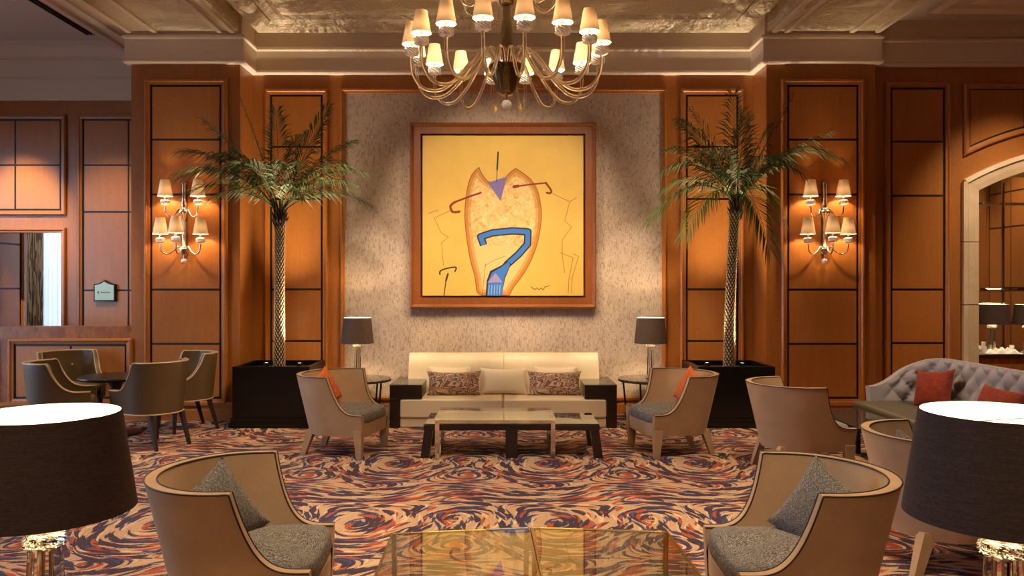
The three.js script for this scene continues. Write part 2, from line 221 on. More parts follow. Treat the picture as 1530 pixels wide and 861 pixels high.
const M = {
  carpet: mat({ map: carpetTex, roughness: .95, bumpMap: tuftBump, bumpScale: .002 }),
  wood: mat({ map: woodTex('#945721', '#ab6a30', 101), roughness: .38, clearcoat: .25, clearcoatRoughness: .3 }),
  frameWood: mat({ map: woodTex('#9a5a22', '#b67133', 301), roughness: .36, clearcoat: .3, clearcoatRoughness: .25 }),
  pictureWood: mat({ map: woodTex('#74401a', '#8f5224', 351), roughness: .4 }),
  burl: mat({ map: woodTex('#7d4420', '#a9662f', 401, true), roughness: .35 }),
  veneer: [['#a26128', '#b67234', 501], ['#9c5d26', '#b16d31', 511], ['#a6652b', '#bb7738', 521]].map(([a, b, s]) => mat({ map: woodTex(a, b, s), roughness: .34, clearcoat: .25, clearcoatRoughness: .25 })),
  inlay: mat({ color: 0x17130f, roughness: .5 }),
  plaster: mat({ color: 0xdfcdb6, roughness: .8 }),
  plasterCeil: mat({ color: 0xcdc6bf, roughness: .85 }),
  leaf: mat({ color: 0xd6c5a6, metalness: .25, roughness: .5, bumpMap: leafBump, bumpScale: .02 }),
  wallpaper: mat({ map: wallpaperTex, roughness: .7 }),
  stone: mat({ map: stoneTex, roughness: .5 }),
  black: mat({ color: 0x050505, roughness: .28 }),
  blackMatte: mat({ color: 0x0e0d0d, roughness: .7 }),
  soil: mat({ color: 0x1a1310, roughness: .95 }),
  espresso: mat({ color: 0x1e110d, roughness: .3, clearcoat: .3, clearcoatRoughness: .2 }),
  suede: mat({ map: suedeTex, roughness: .85, sheen: .4, sheenColor: new THREE.Color(0xc9b194), sheenRoughness: .5 }),
  tweed: mat({ map: tweedTex, roughness: .95, bumpMap: tweedTex, bumpScale: .002 }),
  piping: mat({ color: 0x2a211b, roughness: .6 }),
  leather: mat({ color: 0xd9c4a0, roughness: .42 }),
  creamFabric: mat({ color: 0xdcc9a8, roughness: .75, sheen: .3, sheenColor: new THREE.Color(0xffffff) }),
  damask: mat({ map: damaskTex, roughness: .8 }),
  rustDark: mat({ map: dataTex(256, 256, (u, v, o) => mixc(o, hex('#5e1c08'), hex('#8e300f'), n1(u * 40, v * 40, 40, 40) * .6 + n2(u * 9, v * 9, 9, 9) * .4)), roughness: .95 }),
  rust: mat({ map: dataTex(256, 256, (u, v, o) => mixc(o, hex('#a8481a'), hex('#d2702c'), n1(u * 40, v * 40, 40, 40) * .6 + n2(u * 9, v * 9, 9, 9) * .4)), roughness: .9 }),
  velvet: mat({ color: 0x8e8586, roughness: .8, sheen: .7, sheenColor: new THREE.Color(0xcfc4c8), sheenRoughness: .4 }),
  olive: mat({ color: 0x453e30, roughness: .5 }),
  tubLeather: mat({ color: 0x59472f, roughness: .36 }),
  tubTrim: mat({ color: 0xb9a07c, roughness: .4 }),
  darkWood: mat({ color: 0x24170f, roughness: .35 }),
  chrome: mat({ color: 0xd8d4cf, metalness: 1, roughness: .12 }),
  nickel: mat({ color: 0xcbc2b8, metalness: 1, roughness: .22 }),
  brass: mat({ color: 0xb59a62, metalness: 1, roughness: .25 }),
  bronzeGlass: mat({ color: 0x8c7a55, metalness: .9, roughness: .08 }),
  glass: mat({ color: 0xffffff, transmission: 1, thickness: 0, roughness: .0, ior: 1.5 }),
  tableGlass: mat({ color: 0xeeeee2, transmission: 1, thickness: 0, roughness: 0, ior: 1.8 }),
  smokedGlass: mat({ color: 0x6a655c, transmission: .8, thickness: 0, roughness: 0, ior: 1.6 }),
  armGlass: mat({ color: 0xffffff, transmission: 1, thickness: .02, roughness: .02, ior: 1.5, attenuationColor: new THREE.Color(0xf0e2bc), attenuationDistance: .12 }),
  crystal: mat({ color: 0xffffff, transmission: .5, thickness: .03, roughness: .15, ior: 1.55, flatShading: true }),
  prism: mat({ color: 0xffffff, transmission: 1, thickness: .05, roughness: .02, ior: 1.5, flatShading: true, attenuationColor: new THREE.Color(0xd8cdb4), attenuationDistance: .2 }),
  shadeCream: mat({ color: 0xf0cda0, transmission: .015, thickness: 0, roughness: 1 }),
  shadeTan: mat({ color: 0xf0cda0, transmission: .006, thickness: 0, roughness: 1 }),
  shadeBlack: mat({ map: linenTex('#3a2a22', '#5c473b'), roughness: .9 }),
  shadeLining: mat({ color: 0xf4efe6, roughness: .9 }),
  bulb: mat({ color: 0xffffff, emissive: new THREE.Color().setRGB(1, .8, .55), emissiveIntensity: 8 }),
  lens: mat({ color: 0xffffff, emissive: new THREE.Color().setRGB(1, .85, .62), emissiveIntensity: 14 }),
  frond: [0x42521f, 0x505f28, 0x36481b].map((c) => mat({ color: c, roughness: .62 })),
  trunk: mat({ color: 0x2a1b10, roughness: .95 }),
  scar: mat({ color: 0xb89f7c, roughness: .9 }),
  fibre: mat({ color: 0x3a2413, roughness: 1 }),
  mirror: mat({ color: 0xe8e6e0, metalness: 1, roughness: .02 }),
  curtain: mat({ map: curtainTex, roughness: .9 }),
  sheer: mat({ color: 0xf2f6ff, transmission: .22, thickness: 0, roughness: 1 }),
  white: mat({ color: 0xe8e4da, roughness: .7 }),
  paper: mat({ color: 0xd9d4c8, roughness: .9 }),
  signFace: mat({ color: 0xb9d6c6, roughness: .5 }),
  vent: mat({ color: 0x0c0b0b, roughness: .7 }),
};
M.painting = mat({ map: paintingTex, roughness: .55 });

// ---------------------------------------------------------------- room shell
const ZP = -9.3, ZB = -9.78, ZR = -9.43, ZL = -11.2, PX0 = 3.1, PX1 = 4.38;     // pillar face, alcove wall, right wall, far left wall
const YS = [.252, .899, 1.537, 2.656, 3.302, 3.949];
structure('floor', uvBox(span(-9.3, 9.5, -.15, 0, -13.6, 3.3)), M.carpet, 'carpet with swirling rust, plum and navy brush strokes', 'carpet');

const mouldProfile = (w) => [[0, 0], [0, .03], [w * .2, .045], [w * .45, .045], [w * .6, .03], [w, .026], [w, 0]];
function panelUnit(parent, z, mx0, mx1, my0, my1, xs, ys, seed = 1) {
  // moulded frame, a dark inlay board and veneer panels that leave the inlay showing as lines
  const w = Math.min(xs[0] - mx0, .065), r = rng(seed * 77 + 5);
  part('panel_moulding', sweep(rectPts(mx0, mx1, my0, my1), mouldProfile(w), true).translate(0, 0, z), M.frameWood, parent);
  part('inlay', span(mx0 + .01, mx1 - .01, my0 + .01, my1 - .01, z, z + .008), M.inlay, parent);
  const e = .013, q = .028;
  for (let i = 0; i < xs.length - 1; i++) for (let j = 0; j < ys.length - 1; j++) {
    const x0 = xs[i] + (i ? e : q), x1 = xs[i + 1] - (i < xs.length - 2 ? e : q), y0 = ys[j] + (j ? e : q), y1 = ys[j + 1] - (j < ys.length - 2 ? e : q);
    const g = box(x1 - x0, y1 - y0, .012, (x0 + x1) / 2, (y0 + y1) / 2, z + .012, r() * 7, r() * 7);
    part('veneer_panel', g, M.veneer[Math.floor(r() * 3)], parent);
  }
}
const baseProfile = [[0, 0], [.03, 0], [.03, .12], [.02, .14], [.02, .17], [.045, .18], [.045, .2], [.02, .215], [0, .215]];

// alcove wall
const wallBack = structure('wall_back', span(-PX0, PX0, 0, 4.8, ZB - .2, ZB), M.wood, 'wood panelled wall behind the cream sofa with beige textured paper field', 'wall');
const WX = 1.965;
part('wallpaper', span(-WX, WX, .215, 3.97, ZB, ZB + .006), M.wallpaper, wallBack);
part('panel_moulding', sweep(rectPts(-WX - .05, WX + .05, .16, 4.02), mouldProfile(.055), true).translate(0, 0, ZB), M.frameWood, wallBack);
for (const s of [-1, 1]) {
  const a = X(404, 9.78), b = X(483, 9.78), xs = s < 0 ? [a, b] : [X(1024, 9.78), X(1103, 9.78)];
  panelUnit(wallBack, ZB, xs[0] - .065, xs[1] + .065, YS[0] - .065, YS[5] + .065, xs, YS, s + 4);
}
part('baseboard', runMoulding([[-PX0, ZB], [PX0, ZB]], baseProfile), M.frameWood, wallBack);

// pillars
for (const s of [-1, 1]) {
  const side = s < 0 ? 'left' : 'right', x0 = s < 0 ? -PX1 : PX0, x1 = s < 0 ? -PX0 : PX1;
  const w = structure('wall_pillar_' + side, span(x0, x1, 0, 4.8, ZB - .2, ZP), M.wood, s < 0 ? 'wood panelled pier with sconce beside the divider with the opening' : 'wood panelled pier with sconce beside the stone arch', 'pier');
  const xs = s < 0 ? [X(225, 9.3), X(332, 9.3)] : [X(1175, 9.3), X(1282, 9.3)];
  panelUnit(w, ZP, xs[0] - .065, xs[1] + .065, YS[0] - .065, YS[5] + .065, xs, YS, s + 9);
  const plan = s < 0 ? [[-PX1, ZP], [-PX0, ZP], [-PX0, ZB]] : [[PX0, ZB], [PX0, ZP], [PX1, ZP], [PX1, ZR]];
  part('baseboard', runMoulding(plan, baseProfile), M.frameWood, w);
}
// right wall with the arched niche
const AX0 = 5.50, AX1 = 8.70, AC = 7.10, SPR = Y(272, 9.43), AR = 3.25, ACY = SPR - 2.83;
const archY = (x, r = AR) => ACY + Math.sqrt(Math.max(0, r * r - (x - AC) * (x - AC)));
function archPts(grow, y0) {         // from left foot over the arch to the right foot
  const pts = [[AX0 - grow, y0]], n = 24, r = AR + grow;
  const a0 = AX0 - grow, a1 = AX1 + grow;
  for (let i = 0; i <= n; i++) { const x = lerp(a0, a1, i / n); pts.push([x, archY(x, r)]); }
  pts.push([a1, y0]);
  return pts;
}
const wallShape = new THREE.Shape([[PX1, 0], [9.3, 0], [9.3, 4.8], [PX1, 4.8]].map((p) => new THREE.Vector2(...p)));
wallShape.holes.push(new THREE.Path(archPts(.0, .55).map((p) => new THREE.Vector2(...p))));
const wallRightBack = structure('wall_back_right', uvBox(new THREE.ExtrudeGeometry(wallShape, { depth: .2, bevelEnabled: false }).translate(0, 0, ZR - .2)), M.wood, 'wood panelled wall around the stone arch', 'wall');
{
  const xs = [X(1329, 9.43), X(1411, 9.43)];
  panelUnit(wallRightBack, ZR, xs[0] - .065, xs[1] + .065, YS[0] - .065, YS[5] + .065, xs, YS, 31);
  part('baseboard', runMoulding([[PX1, ZR], [AX0 - .1, ZR]], baseProfile), M.frameWood, wallRightBack);
  // panel over the arch with its curved lower edge
  const px0 = X(1447, 9.43), px1 = 8.5, top = 3.93, low = (x) => archY(x, AR + .3);
  const mk = (g, x0, x1, y1) => { const p = [[x0, y1]]; for (let i = 0; i <= 20; i++) { const x = lerp(x0, x1, i / 20); p.push([x, archY(x, AR + .3) + g]); } p.push([x1, y1]); return p; };
  part('panel_moulding', sweep(mk(-.03, px0 - .065, px1 + .065, top + .065), mouldProfile(.065), true).translate(0, 0, ZR), M.frameWood, wallRightBack);
  const shp = (pts, d) => uvBox(new THREE.ExtrudeGeometry(new THREE.Shape(pts.map((p) => new THREE.Vector2(...p))), { depth: d, bevelEnabled: false }).translate(0, 0, ZR));
  part('inlay', shp(mk(.0, px0 - .04, px1 + .04, top + .04), .008), M.inlay, wallRightBack);
  part('veneer_panel', shp(mk(.06, px0 + .013, X(1528, 9.43), top - .013), .018), M.veneer[1], wallRightBack);
  part('veneer_panel', shp(mk(.06, X(1531, 9.43) + .01, px1 - .013, top - .013), .018), M.veneer[0], wallRightBack);
}
// stone surround: jamb blocks and arch stones
const stoneArch = tag(new THREE.Group(), 'cream stone arch surround above the tufted grey sofa', 'arch', null, 'structure'); stoneArch.name = 'trim_1'; scene.add(stoneArch);
{
  const prof = [[-.02, -.2], [-.02, .05], [.03, .06], [.05, .035], [.1, .03], [.17, .02], [.17, -.2]].map(([a, b]) => [-a, b]);
  const run = archPts(0, .55).reverse();                       // right to left so the inset side lies inside the arch
  const fwd = archPts(0, .55);
  const P = [[-.03, -.7], [-.03, .05], [.02, .06], [.04, .035], [.1, .03], [.17, .015], [.17, -.7]].map(([a, b]) => [-a, b]);
  const segs = [[[AX0, .55], [AX0, 1.35]], [[AX0, 1.36], [AX0, 2.1]], [[AX0, 2.11], fwd[1]]];
  for (const s of segs) part('jamb_stone', sweep(s, P, false).translate(0, 0, ZR), M.stone, stoneArch);
  for (let k = 0; k < 4; k++) part('arch_stone', sweep(fwd.slice(1 + k * 6, 8 + k * 6), P, false).translate(0, 0, ZR), M.stone, stoneArch);
  for (const s of [[fwd[25], [AX1, 2.11]], [[AX1, 2.1], [AX1, 1.36]], [[AX1, 1.35], [AX1, .55]]]) part('jamb_stone', sweep(s, P, false).translate(0, 0, ZR), M.stone, stoneArch);
}
// niche behind the arch: back, sides, counter, mirror panes
structure('wall_niche', [span(5.3, 8.9, 0, 4.0, -10.3, -10.16), span(5.3, 5.46, 0, 4, -10.16, ZR - .2), span(8.74, 8.9, 0, 4, -10.16, ZR - .2), span(5.3, 8.9, 4, 4.15, -10.3, ZR - .2)], M.wood, 'recess behind the stone arch', 'wall');
const mirrorT = thing('niche_mirror', 'tall arched mirror inside the stone arch reflecting the room', 'mirror', [0, 0, -10.155]);
{
  const cols = [5.62, 6.42, 7.1, 7.8, 8.6], rows = [.7, 1.53, 2.63, 3.42];
  for (let i = 0; i < 4; i++) for (let j = 0; j < 3; j++) { const w = cols[i + 1] - cols[i] - .004, h = rows[j + 1] - rows[j] - .004, b = .018, g = sweep(rectPts(-w / 2, w / 2, -h / 2, h / 2), [[0, 0], [0, .002], [b, .008], [w / 2 - .001, .008]].slice(0, 3), true); part('mirror_pane', merge([g, box(w - 2 * b, h - 2 * b, .008, 0, 0, .004)]).translate((cols[i] + cols[i + 1]) / 2, (rows[j] + rows[j + 1]) / 2, 0), M.mirror, mirrorT); }
}
const counter = thing('niche_counter', 'brown counter inside the stone arch holding lamps and glassware', 'counter', [7.1, 0, -9.9]);
part('counter_top', rbox(3.14, .05, .46, .01, 0, .715, 0), M.espresso, counter); part('counter_body', span(-1.55, 1.55, 0, .69, -.21, .19), M.burl, counter);

// far left wall with the opening into the next room
const OX1 = X(93, 11.2), OY1 = Y(347, 11.2), OX0 = -8.6;
const wallFarLeft = structure('wall_far_left', [span(OX1, -PX1, 0, 5.1, ZL - .2, ZL), span(-9.3, OX0, 0, 5.1, ZL - .2, ZL), span(OX0, OX1, OY1, 5.1, ZL - .2, ZL), span(OX0, OX1, 0, .8, ZL - .2, ZL)], M.wood, 'wood panelled wall with an opening beyond the low divider', 'wall');
{
  const xs = [X(124, 11.2), X(193, 11.2)], ys = [1.0, 1.537, 2.656, 3.302, 3.949].map((y, i) => [.5, Y(434, 11.2), Y(317, 11.2), Y(247, 11.2), Y(178, 11.2)][i]);
  panelUnit(wallFarLeft, ZL, xs[0] - .065, -4.4, .3, ys[4] + .065, [...xs, -4.47], ys, 41);
  const x2 = [X(-60, 11.2), X(24, 11.2), X(93, 11.2)], y2 = [Y(315, 11.2), Y(247, 11.2), Y(178, 11.2)];
  panelUnit(wallFarLeft, ZL, x2[0] - .065, x2[2] + .065, y2[0] - .065, y2[2] + .065, x2, y2, 42);
  part('opening_moulding', sweep([[OX1 + .06, .8], [OX1 + .06, OY1 + .06], [OX0, OY1 + .06]], mouldProfile(.065), false).translate(0, 0, ZL), M.frameWood, wallFarLeft);
}
// wall between hall and pillar line on the left, above and behind the pillar
structure('wall_side_left', span(-PX1 + .0, -PX0, 0, 4.8, ZL - .2, ZB - .2), M.wood, 'end of the wood panelled wall behind the pier', 'wall');
// low divider
const HY = 1.105;
const divider = structure('wall_divider', span(-8.9, -PX1, 0, HY, ZP - .16, ZP), M.burl, 'low burl wood divider behind the dark cocktail table', 'divider');
{
  const x0 = X(22, 9.3), x1 = X(191, 9.3), xm = X(107, 9.3);
  panelUnit(divider, ZP, x0 - .065, x1 + .06, YS[0] - .065, Y(514, 9.3) + .065, [x0, xm, x1], [YS[0], Y(514, 9.3)], 51);
  const w = x1 - x0 + .25;
  panelUnit(divider, ZP, x0 - .065 - w, x1 + .06 - w, YS[0] - .065, Y(514, 9.3) + .065, [x0 - w, xm - w, x1 - w], [YS[0], Y(514, 9.3)], 52);
  part('baseboard', runMoulding([[-8.9, ZP], [-PX1, ZP]], baseProfile), M.frameWood, divider);
}
// room beyond the opening
{
  const w = structure('wall_beyond', [span(-8.9, -7.33, 0, 5.1, -12.05, ZL - .2)], M.wood, 'wood panelled return wall seen through the opening', 'wall');
  const u = new THREE.Group(); u.position.set(-7.33, 0, 0); u.rotation.y = Math.PI / 2; u.name = 'panelling'; w.add(u);
  panelUnit(u, 0, 11.41, 12.02, .2, 3.9, [11.44, 11.97], [.252, .899, 1.537, 2.2, 2.656, 3.302], 61);
  structure('wall_window_beyond', [span(-9.3, -7.9, 0, 5.1, -13.6, -13.4), span(-6.6, -4, 0, 5.1, -13.6, -13.4), span(-7.9, -6.6, 3.4, 5.1, -13.6, -13.4), span(-7.9, -6.6, 0, .3, -13.6, -13.4)], M.plaster, 'pale window wall seen through the opening', 'wall');
  structure('wall_side_beyond', [span(-4.2, -4, 0, 5.1, -13.4, ZL - .2), span(-9.3, -9.1, 0, 5.1, -13.4, ZL - .2)], M.plaster, 'pale side walls of the room beyond the opening', 'wall');
  structure('ceiling_beyond', span(-9.3, -4, 5.0, 5.15, -13.6, ZL), M.plasterCeil, 'plain ceiling of the room beyond the opening', 'ceiling');
  const pane = structure('window_1', span(-7.9, -6.6, .3, 3.4, -13.5, -13.496), M.glass, 'daylit window behind sheer curtains', 'window');
  const wavy = (x0, x1, n, amp, z) => grid(Math.round((x1 - x0) * 80), 4, (s, t) => { const x = lerp(x0, x1, s); return [x, lerp(.02, 3.7, t), z + amp * Math.sin(s * n * 6.283) + amp * .4 * Math.sin(s * n * 15)]; });
  tag(part('patterned_curtain', wavy(X(38, 13), X(67, 13.1), 3, .03, -13.05), M.curtain, scene), 'grey patterned curtain seen through the opening', 'curtain');
  tag(part('sheer_curtain', wavy(X(65, 13.2), X(140, 13.2), 11, .025, -13.2), M.sheer, scene), 'bright white sheer curtain seen through the opening', 'curtain');
}
// side and rear walls that close the hall
{
  const zs = [[-9.0, -7.6], [-7.1, -5.7], [-5.2, -3.8]], cuts = [-11.2, ...zs.flat(), 3.3], geo = [];
  for (let i = 0; i < cuts.length; i += 2) geo.push(span(-9.3, -9.1, 0, 5.1, cuts[i], cuts[i + 1]));
  for (const [a, b] of zs) geo.push(span(-9.3, -9.1, 0, .4, a, b), span(-9.3, -9.1, 3.7, 5.1, a, b));
  structure('wall_left', geo, M.wood, 'window wall of the hall beyond the cocktail table', 'wall');
  zs.forEach(([a, b], k) => { const p = structure('window_' + (k + 2), span(-9.22, -9.216, .4, 3.7, a, b), M.glass, 'tall window of the side wall', 'window'); part('window_frame', [span(-9.25, -9.18, .4, .48, a, b), span(-9.25, -9.18, 3.62, 3.7, a, b), span(-9.25, -9.18, .48, 3.62, a, a + .07), span(-9.25, -9.18, .48, 3.62, b - .07, b), span(-9.24, -9.19, 2.5, 2.55, a + .07, b - .07)], M.frameWood, p); });
  const wr = structure('wall_right', span(9.3, 9.5, 0, 5.1, -13.6, 3.3), M.wood, 'wood panelled side wall facing the windows', 'wall');
  const u = new THREE.Group(); u.name = 'panelling'; u.position.set(9.3, 0, 0); u.rotation.y = -Math.PI / 2; wr.add(u);
  for (let k = 0; k < 5; k++) { const x0 = -8.6 + k * 2.1; panelUnit(u, 0, x0 - .065, x0 + 1.365, YS[0] - .065, YS[5] + .065, [x0, x0 + .65, x0 + 1.3], YS, 70 + k); }
  structure('wall_rear', span(-9.3, 9.5, 0, 5.1, 3.1, 3.3), M.wood, 'wood wall behind the viewer', 'wall');
}
structure('exterior_terrace', [span(-45, -9.3, -.4, -.16, -45, 20), span(-9.3, 20, -.4, -.16, -45, -13.6)], mat({ color: 0x6f6c66, roughness: .9 }), 'grey terrace outside the windows', 'terrace');
// crown and fascia
const crown = [[0, 4.19], [.06, 4.19], [.075, 4.205], [.075, 4.225], [.055, 4.24], [.055, 4.47], [.08, 4.485], [.08, 4.51], [.03, 4.54], [.03, 4.78], [0, 4.78]];
structure('trim_2', runMoulding([[-PX1, ZL], [-PX1, ZP], [-PX0, ZP], [-PX0, ZB], [PX0, ZB], [PX0, ZP], [PX1, ZP], [PX1, ZR], [9.3, ZR]], crown), M.plaster, 'cream crown fascia over the wood panelling', 'cornice');
structure('trim_3', runMoulding([[-9.1, ZL], [-PX1, ZL]], [[0, 4.2], [.05, 4.2], [.05, 4.5], [.1, 4.515], [.1, 4.54], [.14, 4.74], [.2, 4.75], [.2, 4.78], [.28, 4.88], [.34, 4.89], [.34, 4.96], [0, 4.96]]), M.plaster, 'stepped grey cornice over the far left wall', 'cornice');
// ceilings
const cl = structure('ceiling_left', span(-9.3, -5.3, 4.96, 5.15, ZL, 3.3), M.plasterCeil, 'plain grey ceiling on the window side', 'ceiling');
for (const x of [-5.58, -5.53, -5.48, -5.43]) part('vent_slot', span(x - .014, x + .014, 4.945, 4.965, -10.6, 2), M.vent, cl);
part('ceiling_step', [span(-5.3, -4.85, 4.86, 5.15, ZL, 3.3), span(-5.28, -5.2, 4.83, 4.86, ZL, 3.3)], M.plaster, cl);
part('ceiling_step', [span(-4.85, -4.4, 4.7, 5.15, ZL, 3.3), span(-4.82, -4.74, 4.67, 4.7, ZL, 3.3)], M.plaster, cl);
for (const s of [-1, 1]) {
  const b = structure(s < 0 ? 'ceiling_beam_left' : 'ceiling_beam_right', span(Math.min(s * 3.1, s * 4.42), Math.max(s * 3.1, s * 4.42), 4.56, 5.15, -9.9, 3.3), M.leaf, s < 0 ? 'textured leaf beam over the palm on the sign side' : 'textured leaf beam over the palm on the arch side', 'beam');
  for (const x of [3.16, 3.3, 4.06, 4.36]) part('rib', span(s * x - .025, s * x + .025, 4.53, 4.57, -9.2, 3.3), M.plaster, b);
}
const cc = structure('ceiling', span(-3.1, 3.1, 4.78, 5.15, -9.98, 3.3), M.leaf, 'coffered ceiling finished in crumpled silver leaf above the chandelier', 'ceiling');
for (let k = 0; k < 3; k++) {
  const z1 = -9.45 + k * 4.3, z0 = z1 + 3.9;
  part('coffer_moulding', runMoulding([[-2.75, z0], [2.75, z0], [2.75, z1], [-2.75, z1]], [[0, 4.78], [0, 4.72], [.05, 4.7], [.12, 4.73], [.14, 4.78]], true), M.leaf, cc);
  part('coffer_border', runMoulding([[-2.98, z0 + .15], [2.98, z0 + .15], [2.98, z1 - .15], [-2.98, z1 - .15]], [[0, 4.78], [0, 4.66], [.03, 4.65], [.16, 4.68], [.2, 4.73], [.2, 4.78]], true), M.leaf, cc);
}
const cr = structure('ceiling_right', span(4.42, 9.5, 4.74, 5.15, -9.63, 3.3), M.plasterCeil, 'coffered ceiling over the tufted sofa', 'ceiling');
for (let k = 0; k < 3; k++) { const z1 = -9.0 + k * 4, z0 = z1 + 3.4; for (const i of [0, .3]) part('coffer_moulding', runMoulding([[4.85 + i, z0 - i], [8.9 - i, z0 - i], [8.9 - i, z1 + i], [4.85 + i, z1 + i]], [[0, 4.74], [0, 4.69], [.06, 4.66], [.12, 4.7], [.14, 4.74]], true), M.plaster, cr); }

// ---------------------------------------------------------------- lights built into the ceiling
function lamp(parent, color, intensity, pos, radius = 1) { const l = new THREE.PointLight(color, intensity, 0, 2); l.position.set(...pos); l.castShadow = true; l.shadow.radius = radius; parent.add(l); return l; }
function downlight(label, [x, y, z], target, intensity, angle, blend = .5, group) {
  const t = thing('recessed_downlight', label, 'downlight', [x, y, z], 0, group);
  part('trim_ring', lathe([[.075, 0], [.075, -.012], [.055, -.012], [.05, .0]], 24), M.brass, t);
  part('lens', lathe([[0, -.003], [.052, -.003], [.052, 0]], 20), M.lens, t);
  const l = new THREE.SpotLight(SPOTC, intensity, 0, angle, blend, 2); l.position.set(0, -.03, 0); l.castShadow = true; l.shadow.radius = 1.5;
  l.target.position.set(target[0] - x, target[1] - y, target[2] - z); t.add(l, l.target);
}
for (const s of [-1, 1]) downlight('recessed ceiling spotlight aimed at the yellow painting', [s * 2.4, 4.775, -6.2], [0, 2.35, -9.7], I.painting, .33, .5, 'painting spotlights');
for (const s of [-1, 1]) {
  downlight('recessed ceiling spotlight aimed at the wallpaper beside the painting', [s * 1.55, 4.775, -8.0], [s * 1.7, .9, -9.7], I.scallop, .24, .3, 'wall spotlights');
}
downlight('recessed ceiling spotlight aimed at the cream sofa', [-.1, 4.775, -7.6], [0, .5, -9.1], I.down, .34, .6);
for (const [x, z, tx, tz] of [[-2.2, -5.0, -1.7, -6.6], [2.2, -5.0, 1.9, -6.6], [-1.6, -2.4, -1.2, -3.6], [1.6, -2.4, 1.4, -3.6], [0, -4.2, 0, -5.6], [-1.5, .6, -1.2, -1.6], [1.5, .6, 1.2, -1.6]])
  downlight('recessed ceiling downlight over the seating', [x, 4.775, z], [tx, 0, tz], z > 0 ? I.floor * .5 : I.floor, .5, .8, 'seating downlights');

downlight('recessed ceiling spotlight washing the far left wall above the opening', [-6.7, 4.955, -9.0], [-6.8, 2.45, -11.2], 90, .26, .6);
downlight('recessed ceiling spotlight washing the far left wall above the sign', [-5.9, 4.955, -9.0], [-5.4, 2.0, -11.2], 40, .34, .8);
downlight('recessed downlight in the ceiling beyond the opening', [-7.0, 4.995, -11.9], [-7.5, 1.8, -12.9], 26, .6, .8);
downlight('recessed ceiling downlight over the cocktail table', [-5.6, 4.955, -7.4], [-4.3, .4, -8.6], 26, .5, .8);
downlight('recessed ceiling downlight over the tufted sofa', [5.0, 4.735, -6.2], [4.1, .5, -6.9], 36, .5, .8);
downlight('recessed ceiling spotlight aimed at the stone arch', [5.9, 4.735, -7.6], [6.0, 1.8, -9.4], 36, .5, .8);
for (const z of [-6.4, -4.2]) downlight('recessed ceiling spotlight washing the wall opposite the windows', [7.9, 4.735, z], [9.3, 1.9, z], 24, .6, .8, 'side wall spotlights');
// ---------------------------------------------------------------- painting
{
  const zf = 9.66, x0 = X(612, zf), x1 = X(891, zf), y0 = Y(461, zf), y1 = Y(183, zf), cx = (x0 + x1) / 2, cy = (y0 + y1) / 2, hw = (x1 - x0) / 2, hh = (y1 - y0) / 2;
  const t = thing('framed_painting', 'large yellow abstract painting with blue crook in a wooden frame', 'painting', [cx, cy, ZB + .006]);
  const sides = rectPts(-hw, hw, -hh, hh), prof = [[0, 0], [0, .11], [.02, .12], [.035, .105], [.05, .085], [.13, .085], [.135, .03], [.16, .03]];
  for (let i = 0; i < 4; i++) { const a = sides[i], b = sides[(i + 1) % 4], g = sweep(sides, prof, true); // keep only this side's quads
    const n = (prof.length - 1) * 6, pos = g.attributes.position.array.slice(i * n * 3, (i + 1) * n * 3), q = new THREE.BufferGeometry(); q.setAttribute('position', new THREE.BufferAttribute(pos, 3)); q.computeVertexNormals(); part('frame_rail', uvBox(q), M.pictureWood, t); }
  part('backing', box(2 * hw - .06, 2 * hh - .06, .02, 0, 0, .012), M.espresso, t);
  const w = (872 - 631) * zf / F, h = (442 - 202) * zf / F, ox = X(751.5, zf) - cx, oy = Y(322, zf) - cy, c = new THREE.BoxGeometry(w, h, .04).translate(ox, oy, .06), uv = c.attributes.uv;
  part('canvas', c, M.painting, t);
}

